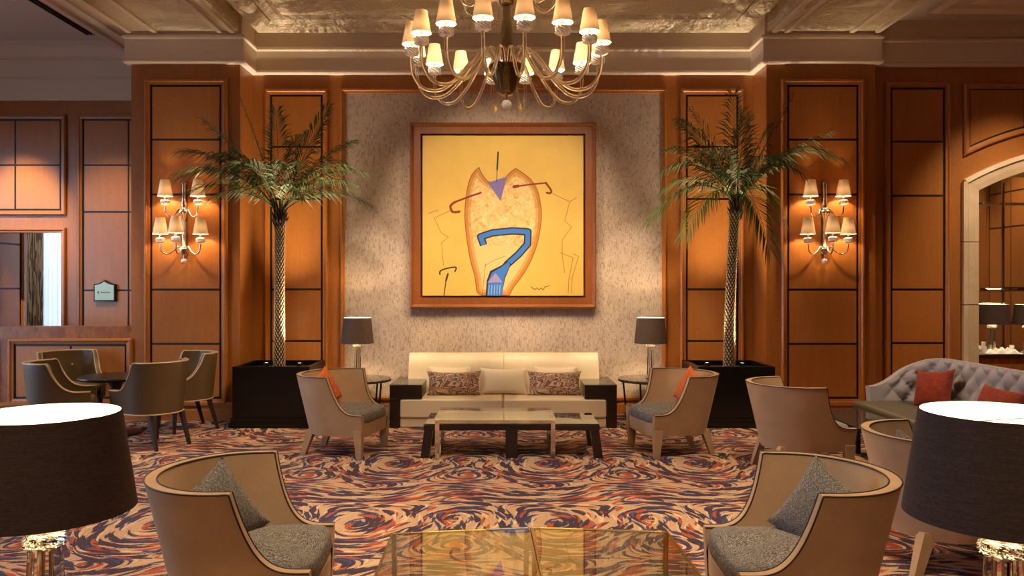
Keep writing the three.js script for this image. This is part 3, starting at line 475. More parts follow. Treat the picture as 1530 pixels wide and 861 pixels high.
// ---------------------------------------------------------------- shells for upholstered seats
// path: list of {x, z, nx, nz, h}; flare(h) pushes outwards; returns outer + inner + rim in one geometry, and rim edge lines
function shellGeo(path, h0, flare, thick, nv, dent = () => 0, innerFrom = h0) {
  const n = path.length, pos = [], uv = [], id = [];
  const at = (p, h, off) => { const f = flare(h) + off; return [p.x + p.nx * f, h, p.z + p.nz * f]; };
  let s = 0; const S = path.map((p, i) => { if (i) s += Math.hypot(p.x - path[i - 1].x, p.z - path[i - 1].z); return s; });
  const outer = [], inner = [];
  const tri = [];
  const quad = (a, b, c, d) => tri.push(a, b, c, a, c, d);
  const push = (v, u, w) => { pos.push(...v); uv.push(u, w); return pos.length / 3 - 1; };
  const O = path.map((p, i) => Array.from({ length: nv + 1 }, (_, j) => { const h = lerp(h0, p.h, j / nv); return push(at(p, h, 0), S[i], h); }));
  const Nn = path.map((p, i) => Array.from({ length: nv + 1 }, (_, j) => { const h = lerp(Math.min(innerFrom, p.h - .005), p.h, j / nv); return push(at(p, h, -thick(h) + dent(S[i], h, p)), S[i], h); }));
  for (let i = 0; i < n - 1; i++) for (let j = 0; j < nv; j++) { quad(O[i][j], O[i + 1][j], O[i + 1][j + 1], O[i][j + 1]); quad(Nn[i][j], Nn[i][j + 1], Nn[i + 1][j + 1], Nn[i + 1][j]); }
  const R = path.map((p, i) => { const a = at(p, p.h, 0), b = at(p, p.h, -thick(p.h)), m = at(p, p.h + .006, -thick(p.h) / 2); return [push(a, S[i], 0), push(m, S[i], .03), push(b, S[i], .06)]; });
  for (let i = 0; i < n - 1; i++) for (let j = 0; j < 2; j++) quad(R[i][j], R[i + 1][j], R[i + 1][j + 1], R[i][j + 1]);
  for (const e of [0, n - 1]) { const p = path[e], k = Array.from({ length: nv + 1 }, (_, j) => { const h = lerp(h0, p.h, j / nv); return [push(at(p, h, 0), 0, h), push(at(p, h, -thick(h)), .05, h)]; }); for (let j = 0; j < nv; j++) quad(k[j][0], k[j][1], k[j + 1][1], k[j + 1][0]); }
  const g = new THREE.BufferGeometry(); g.setAttribute('position', new THREE.Float32BufferAttribute(pos, 3)); g.setAttribute('uv', new THREE.Float32BufferAttribute(uv, 2)); g.setIndex(tri); g.computeVertexNormals();
  return { geo: g, outer: path.map((p) => V(...at(p, p.h + .001, 0))), inner: path.map((p) => V(...at(p, p.h + .001, -thick(p.h)))) };
}
// U-shaped plan, facing +z: half ellipse (a, b) then straight arms to zf
function uPath(a, b, zf, hOf, zc, conv = 0, nArc = 40, nArm = 26) {
  const out = [];
  const armZ = []; for (let i = 1; i <= nArm; i++) armZ.push(zf * i / nArm);
  if (zc !== undefined) { armZ.length = 0; for (let i = 1; i <= 3; i++) armZ.push(zc * i / 3); for (let i = 1; i <= nArm; i++) armZ.push(zc + (zf - zc) * Math.pow(i / nArm, 2.1)); }
  const arm = (s, z) => { const x = s * (a - conv * (z / zf) ** 2); return { x, z, nx: s, nz: 0, h: hOf(z) }; };
  for (let i = armZ.length - 1; i >= 0; i--) out.push(arm(1, armZ[i]));
  for (let i = 0; i <= nArc; i++) { const t = Math.PI * i / nArc, x = a * Math.cos(t), z = -b * Math.sin(t), nx = Math.cos(t) / a, nz = -Math.sin(t) / b, l = Math.hypot(nx, nz); out.push({ x, z, nx: nx / l, nz: nz / l, h: hOf(z) }); }
  for (const z of armZ) out.push(arm(-1, z));
  return out;
}
// domed cushion over an outline of [x, z]; base y0, edge height, crown
function cushionGeo(outline, y0, edge, crown, r = .03) {
  const n = outline.length, cx = outline.reduce((a, p) => a + p[0], 0) / n, cz = outline.reduce((a, p) => a + p[1], 0) / n;
  const prof = [[.0, 0, 0], [.94, 0, 0], [.985, .15, 0], [1, .5, 0], [.985, .85, 0], [.95, 1, .06], [.85, 1, .3], [.65, 1, .65], [.35, 1, .9], [.0, 1, 1]];
  return grid(n, prof.length - 1, (u, v) => { const i = Math.round(u * n) % n, [s, e, c] = prof[Math.round(v * (prof.length - 1))]; return [cx + (outline[i][0] - cx) * s, y0 + e * edge + c * crown, cz + (outline[i][1] - cz) * s]; });
}
function pillowGeo(w, h, t, n = 20) {
  const f = (sgn) => grid(n, n, (u, v) => { const a = u * 2 - 1, b = v * 2 - 1, k = Math.pow(Math.max(0, (1 - a * a) * (1 - b * b)), .42); return [a * w / 2 * (1 - .1 * (1 - b * b)), b * h / 2 * (1 - .14 * (1 - a * a)), sgn * t / 2 * k]; });
  return merge([f(1), f(-1)]);
}

function seatOutline(a, b, zf) {            // half ellipse behind, straight sides, bowed front
  const o = []; for (let i = 0; i <= 22; i++) { const t = Math.PI * i / 22; o.push([a * Math.cos(t), -b * Math.sin(t)]); }
  for (let i = 1; i <= 3; i++) o.push([-a, (zf - .1) * i / 3]);
  for (let i = 1; i < 16; i++) { const t = Math.PI * i / 16, c = Math.cos(t), q = Math.sin(t); o.push([-a * Math.sign(c) * Math.pow(Math.abs(c), .55), zf - .1 + .1 * Math.pow(q, .6)]); }
  for (let i = 3; i >= 1; i--) o.push([a, (zf - .1) * i / 3]);
  return o;
}
// barrel lounge chair, facing +z
const chairParts = (() => {
  const zc = .07, zf = .375, hOf = (z) => (z <= zc ? .75 : .40 + .35 * Math.pow(1 - clamp((z - zc) / (zf - zc)), 4.0));
  const path = uPath(.305, .27, zf, hOf, zc, .0), flare = (h) => .125 * clamp((h - .2) / .55, 0, 1.2), thick = (h) => .052;
  const s = shellGeo(path, .2, flare, thick, 10, () => 0, .3);
  const outline = seatOutline(.293, .25, .39);
  return { shell: s.geo, pipeO: tube(s.outer.filter((_, i) => i % 2 === 0 || i === s.outer.length - 1), .004, 220, 5), pipeI: tube(s.inner.filter((_, i) => i % 2 === 0 || i === s.inner.length - 1), .004, 220, 5), seat: cushionGeo(outline, .3, .11, .05),
    apron: (() => { const sh = new THREE.Shape(); sh.moveTo(-.3, 0); sh.lineTo(.3, 0); sh.lineTo(.3, .36); sh.quadraticCurveTo(0, .42, -.3, .36); return new THREE.ExtrudeGeometry(sh, { depth: .12, bevelEnabled: false, curveSegments: 12 }).rotateX(Math.PI / 2).translate(0, .32, 0); })(),
    under: (() => { const sh = new THREE.Shape(); sh.absellipse(0, 0, .3, .265, Math.PI, 2 * Math.PI); return new THREE.ExtrudeGeometry(sh, { depth: .1, bevelEnabled: false, curveSegments: 24 }).rotateX(Math.PI / 2).translate(0, .31, 0); })() };
})();
const chairGroup = 'barrel lounge chairs';
function barrelChair(label, x, z, turn) {
  const t = thing('barrel_chair', label, 'chair', [x, 0, z], turn, chairGroup), c = chairParts;
  const sh = part('backrest', c.shell, M.suede, t); part('piping', c.pipeO, M.piping, sh); part('piping', c.pipeI, M.piping, sh);
  part('seat_base', [c.apron, c.under].map((g) => uvBox(g.clone())), M.suede, t); part('seat_cushion', c.seat, M.tweedSeat ?? M.tweed, t);
  for (const s of [-1, 1]) { part('front_leg', taperBox([s * .29, 0, .335], [s * .3, .26, .33], .045, .05, .07, .085), M.suede, t); part('back_leg', taperBox([s * .21, 0, -.27], [s * .19, .24, -.19], .045, .05, .07, .075), M.suede, t); }
  return t;
}
M.tweedSeat = mat({ map: (() => { const q = tweedTex.clone(); q.repeat.set(6, 2); return q; })(), roughness: .95 });
const turnTo = (dx, dz) => Math.atan2(dx, dz);
barrelChair('tan barrel chair with grey pillow beside near glass tables, its back to the cocktail table', -1.2, -3.6, turnTo(1, -.06));
barrelChair('tan barrel chair with grey pillow beside near glass tables, its back to the tufted sofa', 1.36, -3.58, turnTo(-1, -.03));
barrelChair('tan barrel chair with rust pillow beside the planter near the cocktail table group', -1.57, -7.58, turnTo(.97, .24));
barrelChair('tan barrel chair with rust pillow beside the planter near the stone arch', 1.66, -7.6, turnTo(-.97, .24));
barrelChair('tan barrel chair without pillow, facing the dark framed glass table and tufted sofa', 2.52, -6.85, turnTo(1, -.12));
barrelChair('tan barrel chair with flat grey pillow in front of the tufted sofa', 2.5, -4.55, turnTo(1, -.1));
function pillow(label, geo, m, pos, rot, group) { const p = part(numbered('throw_pillow'), geo, m, scene); p.rotation.order = 'YXZ'; p.position.set(...pos); p.rotation.set(...rot); return tag(p, label, 'pillow', group); }
M.tweedPillow = mat({ map: (() => { const q = tweedTex.clone(); q.repeat.set(2, 2); return q; })(), roughness: .95 });
const P44 = pillowGeo(.4, .4, .15), P34 = pillowGeo(.36, .36, .12);
pillow('grey tweed pillow standing on its corner in the near chair by the cocktail tables', P44, M.tweedPillow, [-1.31, .535, -3.6], [-.3, Math.PI / 2 - .7, .5]);
pillow('grey tweed pillow standing on its corner in the near chair by the tufted sofa', P44, M.tweedPillow, [1.45, .545, -3.58], [-.3, -Math.PI / 2 + .7, -.5]);
pillow('bright rust pillow in the chair beside the lamp table near the cocktail group', P34, M.rust, [-1.70, .60, -7.6], [-.4, Math.PI / 2 - .3, .3]);
pillow('bright rust pillow in the chair beside the planter near the arch', P34, M.rust, [1.79, .60, -7.62], [-.4, -Math.PI / 2 + .3, -.3]);
pillow('grey tweed pillow in the chair before the tufted sofa', P34, M.tweedPillow, [2.38, .56, -4.5], [-.5, Math.PI / 2 - .2, .5]);

// ---------------------------------------------------------------- cream sofa
{
  const t = thing('sofa', 'cream leather sofa with dark wood box arms under the painting', 'sofa', [0, 0, -9.2]);
  const zf = .42, zb = -.4;
  part('plinth', rbox(2.3, .1, .8, .012, 0, .055, 0), M.leather, t);
  part('seat_cushion', rbox(1.15, .215, .84, .025, -.5765, .215, .0), M.leather, t); part('seat_cushion', rbox(1.15, .215, .84, .025, .5765, .215, 0), M.leather, t);
  const bp = new THREE.Shape(); bp.moveTo(-.1, .3); bp.lineTo(-.16, .55); bp.quadraticCurveTo(-.2, .765, -.3, .77); bp.quadraticCurveTo(-.4, .77, -.42, .66); bp.lineTo(-.42, .3); bp.closePath();
  const bg = () => new THREE.ExtrudeGeometry(bp, { depth: 1.11, bevelEnabled: true, bevelSize: .01, bevelThickness: .01, bevelSegments: 2, curveSegments: 14 }).rotateY(-Math.PI / 2);
  part('back_cushion', uvBox(bg().translate(-.005, 0, 0)).rotateY(0), M.leather, t).geometry.computeBoundingBox();
  part('back_cushion', uvBox(bg().translate(1.125, 0, 0)), M.leather, t);
  // the extrusion maps profile x to z, so turn it to face the room
  for (const c of t.children.slice(-2)) { c.geometry.computeBoundingBox(); }
  for (const s of [-1, 1]) {
    const arm = part('arm', [rbox(.36, .15, .78, .006, s * 1.085, .4, .03), rbox(.11, .33, .78, .006, s * 1.21, .165, .03)], M.espresso, t);
    part('glass_top', rbox(.36, .008, .78, .003, s * 1.085, .479, .03), M.smokedGlass, arm);
  }
  pillow('cream pillow half hidden behind the damask pillow, cocktail table end of the sofa', pillowGeo(.52, .32, .12), M.creamFabric, [-.63, .48, -9.31], [-.32, .02, 0]);
  pillow('cream pillow half hidden behind the damask pillow, arch end of the sofa', pillowGeo(.52, .32, .12), M.creamFabric, [.62, .48, -9.31], [-.32, -.02, 0]);
  pillow('plain cream pillow in the middle of the cream sofa', pillowGeo(.56, .32, .15), M.creamFabric, [.01, .47, -9.2], [-.3, 0, 0]);
  pillow('brown damask pillow at the cocktail table end of the cream sofa', pillowGeo(.63, .29, .13), M.damask, [-.57, .455, -9.12], [-.28, .03, 0]);
  pillow('brown damask pillow at the arch end of the cream sofa', pillowGeo(.63, .29, .13), M.damask, [.59, .455, -9.12], [-.28, -.03, 0]);
}
// ---------------------------------------------------------------- nested coffee tables
{
  const z0 = -7.26, z1 = -7.9, t = thing('coffee_table', 'long dark wood coffee table with smoked glass top before the cream sofa', 'table', [.077, 0, (z0 + z1) / 2]);
  part('top_frame', [rbox(1.62, .05, .09, .004, 0, .28, .275), rbox(1.62, .05, .09, .004, 0, .28, -.275), rbox(.09, .05, .46, .004, .765, .28, 0), rbox(.09, .05, .46, .004, -.765, .28, 0), rbox(.12, .05, .46, .004, 0, .28, 0)], M.espresso, t);
  part('glass_top', box(1.6, .008, .62, 0, .311, 0), M.smokedGlass, t);
  for (const x of [-1, 1]) for (const z of [-1, 1]) part('leg', taperBox([x * .80, 0, z * .28], [x * .765, .257, z * .275], .08, .08, .08, .08), M.espresso, t);
  for (const z of [-1, 1]) part('leg', box(.11, .257, .08, 0, .1285, z * .275), M.espresso, t);
  const c = thing('glass_side_table', 'chrome framed glass table nested over the long coffee table', 'table', [-.075, 0, -7.575]);
  part('glass_top', rbox(1.12, .012, .74, .003, 0, .353, 0), M.tableGlass, c);
  for (const s of [-1, 1]) {
    part('leg', box(.04, .335, .012, s * .53, .1675, .35), M.chrome, c); part('leg', box(.04, .335, .012, s * .53, .1675, -.35), M.chrome, c);
    part('sled_bar', box(.04, .012, .69, s * .53, .006, 0), M.chrome, c); part('top_rail', box(.04, .012, .69, s * .53, .341, 0), M.chrome, c);
  }
  part('front_rail', box(1.02, .02, .012, 0, .337, .35), M.chrome, c); part('rear_rail', box(1.02, .02, .012, 0, .337, -.35), M.chrome, c);
}
// near glass tables
function glassBoxTable(label, pts, h) {
  const cx = pts.reduce((a, p) => a + p[0], 0) / 4, cz = pts.reduce((a, p) => a + p[1], 0) / 4, L = pts.map(([x, z]) => [x - cx, z - cz]);
  const t = thing('glass_coffee_table', label, 'table', [cx, 0, cz], 0);
  const sh = new THREE.Shape(L.map(([x, z]) => new THREE.Vector2(x, -z)));
  part('glass_top', uvBox(new THREE.ExtrudeGeometry(sh, { depth: .012, bevelEnabled: false }).rotateX(-Math.PI / 2).translate(0, h - .012, 0)), M.tableGlass, t);
  for (let i = 0; i < 4; i++) { const a = L[i], b = L[(i + 1) % 4]; part('edge_rail', bar([a[0], h - .008, a[1]], [b[0], h - .008, b[1]], .0055), M.brass, t); part('base_rail', bar([a[0] * .94, .012, a[1] * .94], [b[0] * .94, .012, b[1] * .94], .012), M.brass, t); part('leg', bar([a[0] * .94, 0, a[1] * .94], [a[0] * .97, h - .012, a[1] * .97], .013), M.brass, t); }
  return t;
}
glassBoxTable('near glass table with brass edges, half toward the dark cocktail table', [[-.528, -3.753], [.124, -3.846], [.16, -2.75], [-.515, -2.75]], .42);
glassBoxTable('near glass table with brass edges, half toward the tufted sofa', [[.136, -3.846], [.785, -3.78], [.82, -2.75], [.172, -2.75]], .42);
// dark glass table before the tufted sofa
{
  const t = thing('glass_coffee_table', 'dark framed glass table between the barrel chairs and the tufted sofa', 'table', [3.16, 0, -6.4]);
  part('glass_top', rbox(.44, .012, 2.2, .003, 0, .41, 0), M.smokedGlass, t);
  part('frame', [box(.42, .03, .03, 0, .388, 1.07), box(.42, .03, .03, 0, .388, -1.07), box(.03, .03, 2.11, .195, .388, 0), box(.03, .03, 2.11, -.195, .388, 0)], M.blackMatte, t);
  for (const x of [-1, 1]) for (const z of [-1, 1]) part('leg', box(.035, .373, .035, x * .19, .1865, z * 1.06), M.blackMatte, t);
}
// ---------------------------------------------------------------- tufted sofa, faces -x
{
  const t = thing('tufted_sofa', 'grey velvet sofa with button tufted back and sloping arm below the stone arch', 'sofa', [3.47, 0, -6.75], -Math.PI / 2);
  // local: +z faces the room (world -x), x runs along the length (world z)
  const L = 1.15, D = .72, path = [], top = .87, low = .58;
  const rc = .3, back = -D - .1;
  const S = (x) => x * x * (3 - 2 * x);
  const hArm = (z) => lerp(low, top, S(clamp((-.2 - z) / (.62))));
  const zFront = -.18;
  for (let i = 0; i <= 24; i++) { const z = lerp(zFront, back + rc, i / 24); path.push({ x: L, z, nx: 1, nz: 0, h: hArm(z) }); }
  for (let i = 1; i <= 14; i++) { const a = Math.PI / 2 * i / 14, x = L - rc + rc * Math.cos(a), z = back + rc - rc * Math.sin(a); path.push({ x, z, nx: Math.cos(a), nz: -Math.sin(a), h: hArm(z) }); }
  for (let i = 1; i < 90; i++) path.push({ x: lerp(L - rc, -L + rc, i / 90), z: back, nx: 0, nz: -1, h: top });
  for (let i = 14; i >= 1; i--) { const a = Math.PI / 2 * i / 14, x = -(L - rc + rc * Math.cos(a)), z = back + rc - rc * Math.sin(a); path.push({ x, z, nx: -Math.cos(a), nz: -Math.sin(a), h: hArm(z) }); }
  for (let i = 24; i >= 0; i--) { const z = lerp(zFront, back + rc, i / 24); path.push({ x: -L, z, nx: -1, nz: 0, h: hArm(z) }); }
  const dent = (s, h, p) => { const w = .2, k = smooth(-.25, -.55, p.z) * smooth(.0, .06, p.h - h + .02); const u = s / w + h / w * .9, v = s / w - h / w * .9; return -.06 * k * Math.pow(Math.abs(Math.sin(Math.PI * u) * Math.sin(Math.PI * v)), .55); };
  const sh = shellGeo(path, .18, (h) => .1 * clamp((h - .2) / .6), () => .09, 34, dent, .4);
  const b = part('tufted_back', sh.geo, M.velvet, t);
  // buttons sit where the tufting folds cross
  let s = 0; const w = .2, pts = path.map((p, i) => { if (i) s += Math.hypot(p.x - path[i - 1].x, p.z - path[i - 1].z); return { s, p }; });
  for (let m = 0; m < 60; m++) for (let r = 2; r <= 5; r++) {
    const sv = (m + (r % 2 ? .5 : 0)) * w, h = r * .5 * w / .9; if (h < .46 || h > .84) continue;
    const q = pts.reduce((a, c) => (Math.abs(c.s - sv) < Math.abs(a.s - sv) ? c : a)); if (q.p.z > -.5 || q.p.h - h < .05 || Math.abs(q.s - sv) > .03) continue;
    const f = .1 * clamp((h - .2) / .6) - .092; part('button', new THREE.SphereGeometry(.012, 8, 6).translate(q.p.x + q.p.nx * f, h, q.p.z + q.p.nz * f), M.velvet, b);
  }
  part('seat_cushion', rbox(2.16, .13, .76, .04, 0, .385, -.36), M.olive, t);
  part('seat_base', rbox(2.2, .16, .68, .02, 0, .245, -.4), M.velvet, t);
  part('seat_trim', box(2.14, .015, .02, 0, .318, -.05), M.nickel, t);
  for (const x of [-1, 1]) for (const z of [-.12, -.74]) part('leg', taperBox([x * 1.03, 0, z], [x * 1.03, .19, z], .035, .035, .05, .05), M.darkWood, t);
  pillow('dark rust square pillow at the sloping arm of the tufted sofa', pillowGeo(.38, .38, .15), M.rustDark, [4.03, .62, -7.4], [-.35, -Math.PI / 2 + .45, .12]);
  pillow('dark rust oblong pillow in the middle of the tufted sofa', pillowGeo(.56, .33, .15), M.rustDark, [4.05, .6, -6.45], [-.4, -Math.PI / 2 + .05, 0]);
}
// ---------------------------------------------------------------- planters and palms
function palm(label, potLabel, cx, cz, trunkX, topX, topY, fronds, seed) {
  const w = .86, d = .8, h = .68, p = thing('planter', potLabel, 'planter', [cx, 0, cz]);
  part('plinth', [box(w + .06, .06, d + .06, 0, .03, 0), box(w + .03, .05, d + .03, 0, .085, 0)], M.black, p);
  const sh = rectPts(-w / 2, w / 2, -d / 2, d / 2), hole = rectPts(-w / 2 + .04, w / 2 - .04, -d / 2 + .04, d / 2 - .04);
  for (const s of [-1, 1]) { part('side_panel', box(w, h - .11, .04, 0, .11 + (h - .11) / 2, s * (d / 2 - .02)), M.black, p); part('side_panel', box(.04, h - .11, d - .08, s * (w / 2 - .02), .11 + (h - .11) / 2, 0), M.black, p); }
  part('soil', box(w - .08, .02, d - .08, 0, h - .07, 0), M.soil, p);
  // two uplights stand on the soil
  for (const s of [-1, 1]) {
    const u = thing('uplight', 'small black uplight standing in the ' + potLabel.replace('glossy black square ', ''), 'uplight', [cx + s * .2, h - .06, cz - .1 + (s < 0 ? 0 : .04)], 0, 'uplights in the ' + potLabel.replace('glossy black square ', ''));
    part('housing', lathe([[0, 0], [.03, 0], [.034, .06], [.028, .06], [.026, .05]], 16), M.blackMatte, u); part('lens', lathe([[0, .056], [.027, .056]], 16), M.lens, u);
    const l = new THREE.SpotLight(SPOTC, I.uplight, 0, .52, 1, 2); l.position.set(0, .075, 0); l.target.position.set(-s * .3, 3, .05); l.castShadow = true; u.add(l, l.target);
  }
  const t = thing('palm_tree', label, 'palm', [trunkX, h - .06, cz]), r = rng(seed), TH = topY - (h - .06), lean = topX - trunkX;
  const axis = (v) => [lean * v * v, v * TH, 0], rad = (v) => .05 + .012 * (1 - v) ** 4 + .018 * smooth(.86, .97, v);
  part('trunk', grid(24, 50, (u, v) => { const [x, y, z] = axis(v), q = rad(v), a = -u * 6.2832; return [x + q * Math.cos(a), y, z + q * Math.sin(a)]; }), M.trunk, t);
  const scars = [], N = 10, rows = 56;
  for (let k = 0; k < rows; k++) for (let i = 0; i < N; i++) {
    const v = (k + .5) / rows * .95, a = (i + (k % 2 ? .5 : 0)) / N * 6.2832, [x, y, z] = axis(v), q = rad(v), g = new THREE.ConeGeometry(.0155, .045, 4).scale(1, 1, .7).translate(0, .005, 0);
    g.rotateX(.5 + r() * .2).translate(0, 0, q + .001).rotateY(a).translate(x, y, z); scars.push(g);
  }
  tag(part('leaf_scars', scars, M.scar, t), null, null, null, 'stuff');
  const hairs = []; for (let i = 0; i < 60; i++) { const a = r() * 6.283, y = TH - .2 + r() * .2; hairs.push(bar([lean + .05 * Math.cos(a), y, .05 * Math.sin(a)], [lean + (.08 + r() * .03) * Math.cos(a), y + .1, (.08 + r() * .03) * Math.sin(a)], .012, .002, 5)); }
  tag(part('crown_fibre', hairs, M.fibre, t), null, null, null, 'stuff');
  fronds.forEach(([dx, dy, dz, arch, rich], k) => {
    const A = V(lean, TH - .02, 0), T = V(lean + dx, TH + dy, dz), C = A.clone().lerp(T, .45).add(V(0, arch, 0)), curve = new THREE.QuadraticBezierCurve3(A, C, T), len = curve.getLength();
    const geos = [], n = 10, pts = curve.getPoints(n);
    for (let i = 0; i < n; i++) geos.push(bar(pts[i].toArray(), pts[i + 1].toArray(), lerp(.009, .002, i / n), lerp(.009, .002, (i + 1) / n), 5));
    const pos = [], cnt = Math.round(len * 36 * (rich ?? 1));
    for (let i = 0; i < cnt; i++) for (const s of [-1, 1]) {
      const u = lerp(.2, 1, (i + r() * .6) / cnt), p0 = curve.getPoint(u), tg = curve.getTangent(u), side = V(0, 1, 0).cross(tg).normalize(); if (side.lengthSq() < .1) side.set(1, 0, 0);
      const up = tg.clone().cross(side).normalize(), l = (.1 + .27 * Math.pow(Math.sin(Math.PI * clamp(u * .86 + .08)), .8)) * (.85 + r() * .3) * Math.min(1, .5 + len * .5);
      const dir = side.clone().multiplyScalar(s * lerp(1, .55, u)).add(tg.clone().multiplyScalar(lerp(.55, 1, u))).add(up.clone().multiplyScalar(.25 - r() * .25)).normalize();
      const wv = dir.clone().cross(up).normalize().multiplyScalar(.0075 + r() * .003), mid = p0.clone().addScaledVector(dir, l * .5), tip = p0.clone().addScaledVector(dir, l).add(V(0, -l * (.2 + r() * .35), 0)); mid.y -= l * .02;
      const a = mid.clone().add(wv), b = mid.clone().sub(wv);
      for (const q of [p0, a, b, a, tip, b]) pos.push(q.x, q.y, q.z);
    }
    const g = new THREE.BufferGeometry(); g.setAttribute('position', new THREE.Float32BufferAttribute(pos, 3)); g.computeVertexNormals(); geos.push(uvBox(g));
    part('frond', geos, M.frond[k % 3], t);
  });
}
// frond: tip offset (dx, dy, dz) from the crown, arch height, leaf density
const px = 9.2 / F;
const tips = (list, cx, cy) => list.map(([x, y, dz, arch, rich]) => [(x - cx) * px, (cy - y) * px, dz, arch, rich]);
palm('potted palm with arching fronds beside the sconce on the sign side', 'glossy black square planter on the cocktail table side', -2.59, -9.2, -2.61, -2.6, Y(318, 9.2), tips([
  [360, 150, .1, .1, .5], [413, 168, .1, .05, .8], [492, 168, .2, .12], [520, 210, -.1, .3], [545, 262, .25, .42], [547, 305, -.1, .38], [540, 285, .5, .35], [318, 190, .3, .22, .8], [290, 235, .4, .4], [278, 262, .3, .48], [300, 296, .5, .42], [325, 300, .25, .3], [300, 275, .6, .5], [455, 262, .75, .45], [380, 265, .8, .5], [440, 200, -.2, .3], [470, 300, .55, .35], [345, 245, .55, .45], [500, 240, -.2, .35]], 415, 318), 91);
palm('potted palm with arching fronds beside the sconce near the stone arch', 'glossy black square planter near the stone arch', 2.6, -9.2, 2.63, 2.71, Y(303, 9.2), tips([
  [1092, 140, .1, .02, .5], [1035, 166, .0, .1, .6], [1172, 152, .3, .08, .25], [1012, 188, .2, .25], [1000, 225, .1, .38], [985, 262, .35, .48], [962, 335, .3, .62], [1012, 355, .45, .6], [1232, 245, .4, .62], [1225, 205, .25, .25, .8], [1120, 172, -.15, .1], [1145, 195, .1, .2], [1130, 380, .5, .62], [1158, 335, .3, .55], [1075, 290, .75, .5], [1140, 255, .7, .45], [1040, 240, .6, .4], [1170, 270, .6, .5], [995, 285, -.2, .45]], 1100, 303), 92);

// ---------------------------------------------------------------- shaded lamps
const cupGeo = (() => {        // cut crystal: rows of pointed facets
  const rows = [[.012, 0], [.03, .004], [.043, .012], [.046, .022], [.044, .031], [.046, .04], [.044, .049], [.043, .057], [.032, .066], [.012, .068]], n = 22;
  const g = grid(n, rows.length - 1, (u, v) => { const i = Math.round(u * n) % n, j = Math.round(v * (rows.length - 1)), [r, y] = rows[j], q = r * (j > 1 && j < 8 ? 1 + .16 * ((i + j) % 2) : 1), a = i / n * 6.2832; return [q * Math.cos(a), y, -q * Math.sin(a)]; }).toNonIndexed();
  g.computeVertexNormals(); return g;
})();
function shadedArm(parent, armPts, cup, metal, glassArm, intensity) {
  // arm > crystal cup, candle sleeve, shade, bulb; cup = position of the cup's foot
  const arm = part('arm', tube(armPts, glassArm ? .016 : .009, 44, 8), metal, parent), [x, y, z] = cup, k = glassArm ? 1.25 : 1.0;
  part('crystal_cup', cupGeo.clone().scale(k, k, k).translate(x, y, z), M.crystal, arm);
  part('candle_sleeve', lathe([[.013, .05], [.013, .12], [0, .12]], 12, x, y, z), M.nickel, arm);
  const b = y + .105;
  part('lamp_shade', lathe([[.084, b], [.052, b + .19]], 32, x, 0, z), glassArm ? M.shadeTan : M.shadeCream, arm);
  part('bulb', new THREE.SphereGeometry(.018, 12, 8).scale(1, 1.5, 1).translate(x, b + .06, z), M.bulb, arm);
  lamp(arm, WARM, intensity, [x, b + .06, z]);
}
function sconce(label, cx) {
  const t = thing('wall_sconce', label, 'sconce', [cx, 0, ZP + .028], 0);
  part('backplate', [lathe([[0, 0], [.03, .0], [.05, .02], [.02, .05]], 16, 0, 1.95, .03), box(.05, .86, .02, 0, 2.37, .002)], M.nickel, t);
  part('stem', lathe([[.0, 1.93], [.02, 1.95], [.045, 1.985], [.07, 2.01], [.05, 2.03], [.022, 2.05], [.018, 2.15], [.026, 2.17], [.018, 2.19], [.017, 2.33], [.03, 2.38], [.055, 2.42], [.07, 2.445], [.05, 2.465], [.024, 2.48], [.024, 2.5], [.034, 2.53], [.022, 2.57], [.022, 2.76], [.032, 2.775], [.032, 2.8], [0, 2.8]], 18, 0, 0, .055), M.nickel, t);
  part('finial', new THREE.IcosahedronGeometry(.033, 1).translate(0, 1.87, .055), M.crystal, t); part('finial_rod', bar([0, 1.89, .055], [0, 1.94, .055], .005), M.nickel, t);
  const a = (x, z, yh, yc) => { const d = Math.hypot(x, z), u = [x / d, z / d], q = (r, y) => [u[0] * r, y, .055 + u[1] * r]; shadedArm(t, [q(.03, yh + .03), q(d * .25, yh + .055), q(d * .45, yh - .0), q(d * .72, yh - .035), q(d * .94, yh + .0), q(d, yc - .01)], [x, yc, .055 + z], M.nickel, false, I.sconce); };
  a(-.19, .07, 2.42, 2.515); a(.19, .07, 2.42, 2.515); a(-.232, .1, 1.985, 2.075); a(.232, .1, 1.985, 2.075); a(0, .23, 1.985, 2.08);
}
sconce('five-light wall sconce with cream shades on the pier at the sign side', X(276, 9.24));
sconce('five-light wall sconce with cream shades on the pier beside the stone arch', X(1231, 9.24));
